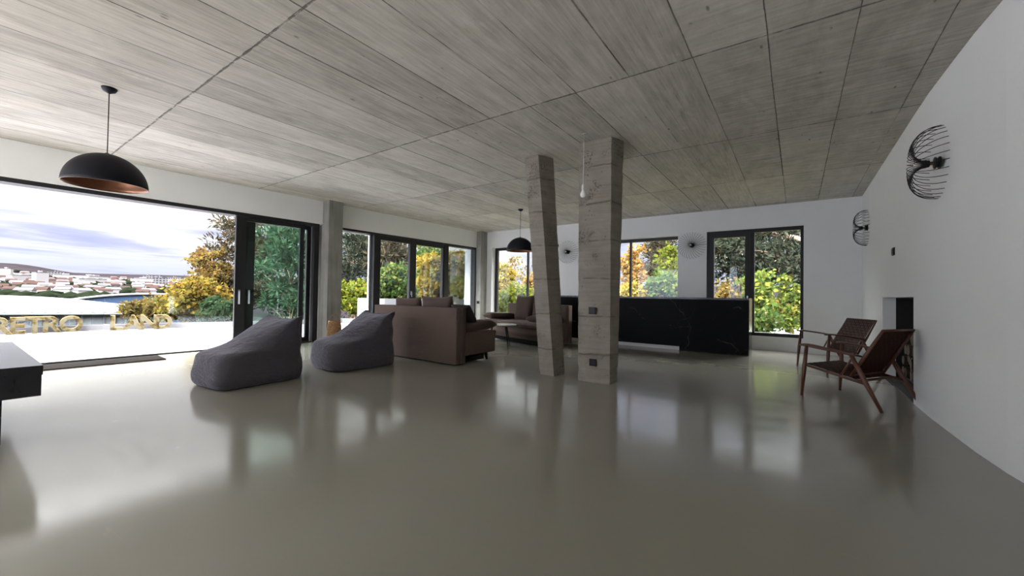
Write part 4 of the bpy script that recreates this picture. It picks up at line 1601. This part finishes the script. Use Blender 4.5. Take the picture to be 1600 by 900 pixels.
# the city on the opposite slope
def block_mesh(w_, d_, h_, wallm, roofm, gable):
    mb = MB()
    mb.box(-w_ / 2, w_ / 2, -d_ / 2, d_ / 2, -4, h_, 0)
    if gable:
        e = 0.4
        vs = [mb.bm.verts.new(q) for q in ((-w_ / 2 - e, -d_ / 2 - e, h_), (w_ / 2 + e, -d_ / 2 - e, h_), (w_ / 2 + e, d_ / 2 + e, h_), (-w_ / 2 - e, d_ / 2 + e, h_), (-w_ / 2, 0, h_ + d_ * 0.33), (w_ / 2, 0, h_ + d_ * 0.33))]
        for f in ((0, 1, 5, 4), (2, 3, 4, 5), (1, 2, 5), (3, 0, 4), (3, 2, 1, 0)):
            mb.bm.faces.new([vs[i] for i in f]).material_index = 1
    else:
        mb.box(-w_ / 2 - 0.2, w_ / 2 + 0.2, -d_ / 2 - 0.2, d_ / 2 + 0.2, h_, h_ + 0.5, 1)
        mb.box(-w_ * 0.15, w_ * 0.1, -d_ * 0.2, d_ * 0.2, h_ + 0.5, h_ + 2.2, 0)
    bmesh.ops.recalc_face_normals(mb.bm, faces=mb.bm.faces[:])
    me = bpy.data.meshes.new('city_building')
    mb.bm.to_mesh(me)
    mb.bm.free()
    me.materials.append(M[wallm])
    me.materials.append(M[roofm])
    return me


bl_house = [block_mesh(7, 5, 2.8, 'house_white', 'roof_tile', True), block_mesh(7, 6, 3.0, 'house_cream', 'roof_tile', True), block_mesh(9, 6, 3.4, 'house_white', 'roof_flat', True), block_mesh(8, 6, 3.2, 'house_grey', 'roof_tile', True)]
bl_block = [block_mesh(14, 10, 11, 'block_wall', 'roof_flat', False), block_mesh(20, 10, 9, 'block_wall', 'roof_flat', False), block_mesh(10, 10, 13, 'house_white', 'roof_flat', False), block_mesh(28, 10, 7, 'house_white', 'roof_flat', False)]
rc = random.Random(4)
placed = []


def add_city(x, y, me, label, cat, grp):
    o = bpy.data.objects.new('apartment_block' if me in bl_block else 'house', me)
    COL.objects.link(o)
    o.location = (x, y, hz(x, y))
    o.rotation_euler = (0, 0, rc.uniform(-0.5, 0.5) + PI / 2)
    tag(o, label, cat, grp)


tries = 0
nh = 0
while nh < 230 and tries < 9000:
    tries += 1
    phi = math.radians(rc.uniform(0.5, 19))
    r_ = rc.uniform(450, 1080) ** 1.0
    x, y = -r_ * math.cos(phi), r_ * math.sin(phi)
    if any((x - a) ** 2 + (y - b_) ** 2 < 13 ** 2 for a, b_ in placed):
        continue
    placed.append((x, y))
    add_city(x, y, rc.choice(bl_house + [bl_house[0], bl_house[2], bl_house[2], bl_house[3]]), 'small pale house of the city on the far slope', 'house', 'houses of the far city')
    nh += 1
nb = 0
while nb < 110 and tries < 26000:
    tries += 1
    phi = math.radians(rc.uniform(7.0, 19) if rc.random() < 0.85 else rc.uniform(-1, 7))
    r_ = rc.uniform(680, 1020)
    x, y = -r_ * math.cos(phi), r_ * math.sin(phi)
    if any((x - a) ** 2 + (y - b_) ** 2 < (20 if k_ < nh else 31) ** 2 for k_, (a, b_) in enumerate(placed)):
        continue
    placed.append((x, y))
    add_city(x, y, rc.choice(bl_block), 'pale apartment block of the city on the far slope', 'apartment block', 'apartment blocks of the far city')
    nb += 1


# groves between the far houses
mb = MB()
for _ in range(1100):
    phi = math.radians(rc.uniform(-1, 20))
    r_ = rc.uniform(380, 1120)
    x, y = -r_ * math.cos(phi), r_ * math.sin(phi)
    w_ = rc.uniform(2.5, 8) if r_ > 520 else rc.uniform(4, 8)
    if rc.random() < 0.35 or any((x - a) ** 2 + (y - b_) ** 2 < (w_ * 0.7 + 5) ** 2 for a, b_ in placed):
        continue
    bmesh.ops.create_icosphere(mb.bm, subdivisions=1, radius=1.0, matrix=Matrix.Translation((x, y, hz(x, y) + 1.0)) @ Matrix.Diagonal((w_ * 0.7, w_, rc.uniform(2.2, 4.2), 1)))
tag(mb.build('distant_grove', 'city_green', smooth=True), 'dark green groves scattered among the far houses', 'trees', kind='stuff')


# ------------------------------------------------------------------ trees
def leaf_cloud(centers, radii_, per, size, needle=False):
    """leaf blades scattered round twig ends; returns verts, faces"""
    n = len(centers) * per
    c_ = np.repeat(centers, per, 0)
    rr = np.repeat(radii_, per)[:, None]
    off = rng.normal(size=(n, 3))
    off /= np.linalg.norm(off, axis=1)[:, None]
    off *= (rng.random((n, 1)) ** 0.5) * rr
    off[:, 2] *= 0.75
    p_ = c_ + off
    if needle:
        d_ = off / (np.linalg.norm(off, axis=1)[:, None] + 1e-6) + rng.normal(size=(n, 3)) * 0.45 + np.array([0, 0, 0.35])
    else:
        d_ = rng.normal(size=(n, 3))
        d_[:, 2] -= 0.35
    d_ /= np.linalg.norm(d_, axis=1)[:, None]
    q = rng.normal(size=(n, 3))
    s_ = np.cross(d_, q)
    s_ /= np.linalg.norm(s_, axis=1)[:, None] + 1e-9
    nn_ = np.cross(d_, s_)
    L_ = size * 1.25 * (0.7 + 0.6 * rng.random((n, 1)))
    W_ = L_ * (0.13 if needle else 0.36)
    v = np.stack([p_, p_ + d_ * L_ * 0.45 + s_ * W_ + nn_ * W_ * 0.25, p_ + d_ * L_, p_ + d_ * L_ * 0.45 - s_ * W_ + nn_ * W_ * 0.25], 1).reshape(-1, 3)
    f = np.arange(4 * n).reshape(-1, 4)
    return v, f


def tree(name, label, x, y, zb, zc, rx, ry, rz_, leafm, n_cl=120, per=55, size=0.13, cl_r=0.34, kind='broad', trunk_r=0.11, group=None, lean=(0, 0), seed=0, hollow=0.35):
    r = random.Random(seed)
    root = thing(name, label, 'tree' if name != 'shrub' else 'shrub', (x, y, zb), 0, group)
    cz = zc - zb
    cs = []
    while len(cs) < n_cl:
        q = Vector((r.gauss(0, 1), r.gauss(0, 1), r.gauss(0, 1))).normalized() * (hollow + (1 - hollow) * r.random()) ** 0.7
        if kind == 'pine':
            lay = math.sin(q.z * rz_ * 3.0 + seed) * 0.5 + 0.5
            if r.random() > 0.35 + lay:
                continue
        lump = 0.75 + 0.55 * noise.noise(q * 1.7 + Vector((seed * 3.1, 0, 0)))
        q = q * lump
        cs.append(Vector((q.x * rx + lean[0], q.y * ry + lean[1], cz + q.z * rz_)))
    mb = MB()
    top = Vector((lean[0] * 0.8, lean[1] * 0.8, cz + rz_ * 0.55))
    spine = catmull([(0, 0, -0.3), (0.05 * r.uniform(-1, 1) + lean[0] * 0.1, 0.08 * r.uniform(-1, 1), cz * 0.4), (lean[0] * 0.5, lean[1] * 0.5, cz * 0.9), top], 5)
    mb.tube(spine, [trunk_r * (1 - 0.8 * i / (len(spine) - 1)) for i in range(len(spine))], 8)
    for c_ in cs[::3]:
        k = min(len(spine) - 2, max(2, int(len(spine) * (0.35 + 0.55 * max(0, min(1, (c_.z - cz + rz_) / (2 * rz_)))))))
        s0 = spine[k]
        midp = s0.lerp(c_, 0.5) + Vector((r.uniform(-.12, .12), r.uniform(-.12, .12), 0.10))
        mb.tube([s0, midp, c_], [trunk_r * 0.30, trunk_r * 0.18, 0.008], 5, cap=False)
    mb.build('trunk', 'bark', root, smooth=True)
    C_ = np.array([tuple(q) for q in cs])
    R_ = np.array([cl_r * r.uniform(0.6, 1.25) for _ in cs])
    v, f = leaf_cloud(C_, R_, int(per * 0.72), size, kind == 'pine')
    np_mesh('foliage', v, f, leafm, root)
    return root


def at(px, d):
    """ground point seen at image column px at depth d"""
    k = (px - 800) / 631.2
    return (AX_F.x + AX_R.x * k) * d, (AX_F.y + AX_R.y * k) * d


def zpx(px, y, d):
    return 1.05 + (460.3 + (px - 800) * 0.0158 - y) * d / 631.2


GT = 'trees outside the windows'
# (name, label, px, depth, ytop, ybottom, half width px, leaf, kind, clusters, per, size, cluster radius)
TREES = [
    ('shrub', 'golden yellow bush behind the terrace balustrade, right of the word LAND', 308, 15.5, 420, 520, 70, 'leaf_olive', 'broad', 130, 55, 0.125, 0.30),
    ('shrub', 'rust brown bush rising behind the letters of LAND', 240, 16.0, 452, 525, 46, 'leaf_rust', 'broad', 80, 55, 0.11, 0.28),
    ('shrub', 'green bush low behind the golden one, beside the sliding door', 348, 14.8, 462, 525, 40, 'leaf_deep', 'broad', 60, 60, 0.11, 0.28),
    ('tree', 'rusty leaved slim tree among the pine branches left of the sliding door', 330, 17.5, 375, 470, 45, 'leaf_rust', 'broad', 60, 45, 0.12, 0.30),
    ('pine_tree', 'tall brownish pine left of the sliding door, its tips against the sky', 378, 19.0, 296, 520, 78, 'needle_brown', 'pine', 120, 75, 0.21, 0.40),
    ('pine_tree', 'dark green pine seen through the sliding door panes', 455, 17.5, 318, 520, 62, 'needle_green', 'pine', 120, 60, 0.22, 0.42),
    ('pine_tree', 'dark pine with gaps of sky seen right of the smooth column', 552, 20.0, 330, 500, 40, 'needle_dark', 'pine', 100, 70, 0.20, 0.42),
    ('shrub', 'green and yellow bush under the dark pine by the balustrade', 556, 16.0, 425, 500, 34, 'leaf_lime', 'broad', 60, 55, 0.12, 0.30),
    ('pine_tree', 'brownish pine top over the green tree in the second tall pane', 612, 19.5, 340, 470, 34, 'needle_brown', 'pine', 90, 75, 0.20, 0.42),
    ('tree', 'dense green leafed tree in the second tall pane', 618, 15.5, 402, 500, 36, 'leaf_green', 'broad', 110, 60, 0.13, 0.32),
    ('tree', 'green tree between the green and yellow crowns', 668, 17.5, 358, 470, 26, 'leaf_green', 'broad', 70, 55, 0.13, 0.32),
    ('tree', 'bright yellow tree above the near sofa cushions', 676, 14.2, 385, 490, 30, 'leaf_yellow', 'broad', 90, 55, 0.115, 0.28),
    ('tree', 'orange yellow tree in the last tall pane by the corner', 722, 14.0, 375, 490, 22, 'leaf_yellow', 'broad', 90, 55, 0.115, 0.28),
    ('tree', 'slim yellow tree in the left part of the far corner window', 790, 19.0, 396, 500, 18, 'leaf_yellow', 'broad', 45, 45, 0.13, 0.30),
    ('tree', 'thin greyish tree with sparse leaves against bright sky', 806, 26.0, 392, 480, 30, 'leaf_rust', 'broad', 34, 22, 0.15, 0.42),
    ('shrub', 'green and yellow bush low behind the far sofa', 808, 15.0, 440, 520, 36, 'leaf_lime', 'broad', 80, 55, 0.12, 0.30),
    ('tree', 'small orange tree beside the thin mullion of the far corner window', 833, 20.0, 412, 490, 16, 'leaf_orange', 'broad', 40, 45, 0.13, 0.30),
    ('tree', 'yellow tree showing between leaning column and wall lamp', 872, 16.0, 380, 500, 16, 'leaf_yellow', 'broad', 60, 55, 0.12, 0.28),
    ('tree', 'orange leafed tree at the left of the middle window', 988, 17.0, 372, 490, 17, 'leaf_orange', 'broad', 60, 48, 0.13, 0.30),
    ('shrub', 'yellow bush low in the middle window', 985, 15.0, 434, 500, 24, 'leaf_yellow', 'broad', 50, 48, 0.12, 0.28),
    ('pine_tree', 'grey green pine in the middle window', 1030, 22.0, 350, 470, 26, 'needle_brown', 'pine', 80, 75, 0.20, 0.42),
    ('shrub', 'green bush at the right of the middle window', 1036, 15.0, 415, 500, 30, 'leaf_green', 'broad', 80, 55, 0.12, 0.30),
    ('tree', 'pale yellow green tree high in the middle window', 1045, 17.5, 378, 440, 18, 'leaf_lime', 'broad', 26, 45, 0.13, 0.30),
    ('shrub', 'orange brown bush seen through the narrow sash beside the bar', 1132, 15.0, 432, 520, 22, 'leaf_rust', 'broad', 44, 48, 0.13, 0.30),
    ('shrub', 'bright green bush through the black window by the bar end', 1186, 13.2, 412, 500, 22, 'leaf_forest', 'broad', 46, 46, 0.12, 0.28),
    ('shrub', 'green bush at the right side of the black window', 1236, 13.8, 425, 525, 26, 'leaf_forest', 'broad', 46, 44, 0.12, 0.28),
    ('shrub', 'thin green shrub near the ground outside the black window', 1196, 12.4, 470, 535, 24, 'leaf_green', 'broad', 26, 40, 0.11, 0.24),
]
for i, (nm_, lab, px_, d_, yt, yb_, hwpx, lf_, kd, ncl, per_, sz_, clr) in enumerate(TREES):
    X, Y = at(px_, d_)
    zt, zbt = zpx(px_, yt, d_), zpx(px_, yb_, d_)
    k_ = (px_ - 800) / 631.2
    lat = hwpx * d_ / 631.2 / math.sqrt(1 + k_ * k_)   # true lateral half width, crowns are round
    zg = hz(X, Y)
    zc_ = (zt + zbt) / 2
    tree(nm_, lab, X, Y, zg, zc_, lat * 1.1, lat * 1.1, (zt - zbt) / 2 * 1.05, lf_, ncl, per_, sz_, clr, kd, 0.12 if nm_ != 'shrub' else 0.05, GT, (0, 0), i * 7 + 3)

# big old pine right outside the black window: thick limbs crossing the panes
X, Y = at(1300, 13.5)
zg = hz(X, Y)
old = thing('pine_tree', 'old pine with thick grey limbs crossing the top of the black window', 'tree', (X, Y, zg), 0, GT)
mb = MB()
mb.tube(catmull([(0, 0, -0.4), (0.05, 0, 2.0), (-0.05, 0.1, 4.5), (0.1, 0.1, 7.0)], 5), [0.24 - 0.008 * i for i in range(16)], 10)
cl = []
for limb in ([(0, 0, 2.9), (-0.7, 0.1, 3.35), (-1.5, 0.1, 3.6), (-2.6, 0.3, 3.9), (-3.9, 0.2, 3.75)], [(0, 0, 3.6), (-1.2, 0.4, 4.3), (-2.6, 0.7, 4.5), (-4.2, 0.9, 4.2)], [(0, 0, 2.5), (-0.9, 0.5, 2.95), (-2.0, 0.8, 3.2), (-3.2, 0.9, 3.1)]):
    pts = catmull(limb, 5)
    mb.tube(pts, [0.13 * (1 - 0.8 * i / (len(pts) - 1)) for i in range(len(pts))], 8)
    for q in pts[5:]:
        for _ in range(7):
            e = q + Vector((random.uniform(-.5, .5), random.uniform(-.6, .6), random.uniform(-.55, .45)))
            cl.append(e)
            if random.random() < 0.5:
                mb.tube([q, q.lerp(e, 0.6) + Vector((0, 0, 0.05)), e], [0.03, 0.018, 0.006], 5, cap=False)
mb.build('trunk', 'bark', old, smooth=True)
v, f = leaf_cloud(np.array([tuple(q) for q in cl]), np.full(len(cl), 0.30), 34, 0.20, True)
np_mesh('foliage', v, f, 'needle_dark', old)

# pale shed far down between the bushes
X, Y = at(1214, 16.5)
hut = thing('garden_shed', 'small pale grey green shed half hidden by bushes outside the black window', 'shed', (X, Y, hz(X, Y)), 0.6)
mb = MB()
mb.box(-0.9, 0.9, -0.7, 0.7, 0.0, 1.05)
mb.bevel(0.01, 1)
mb.build('wall', 'hut_panel', hut)
mb = MB()
mb.box(-1.0, 1.0, -0.8, 0.8, 1.05, 1.12)
mb.build('roof', 'roof_flat', hut)
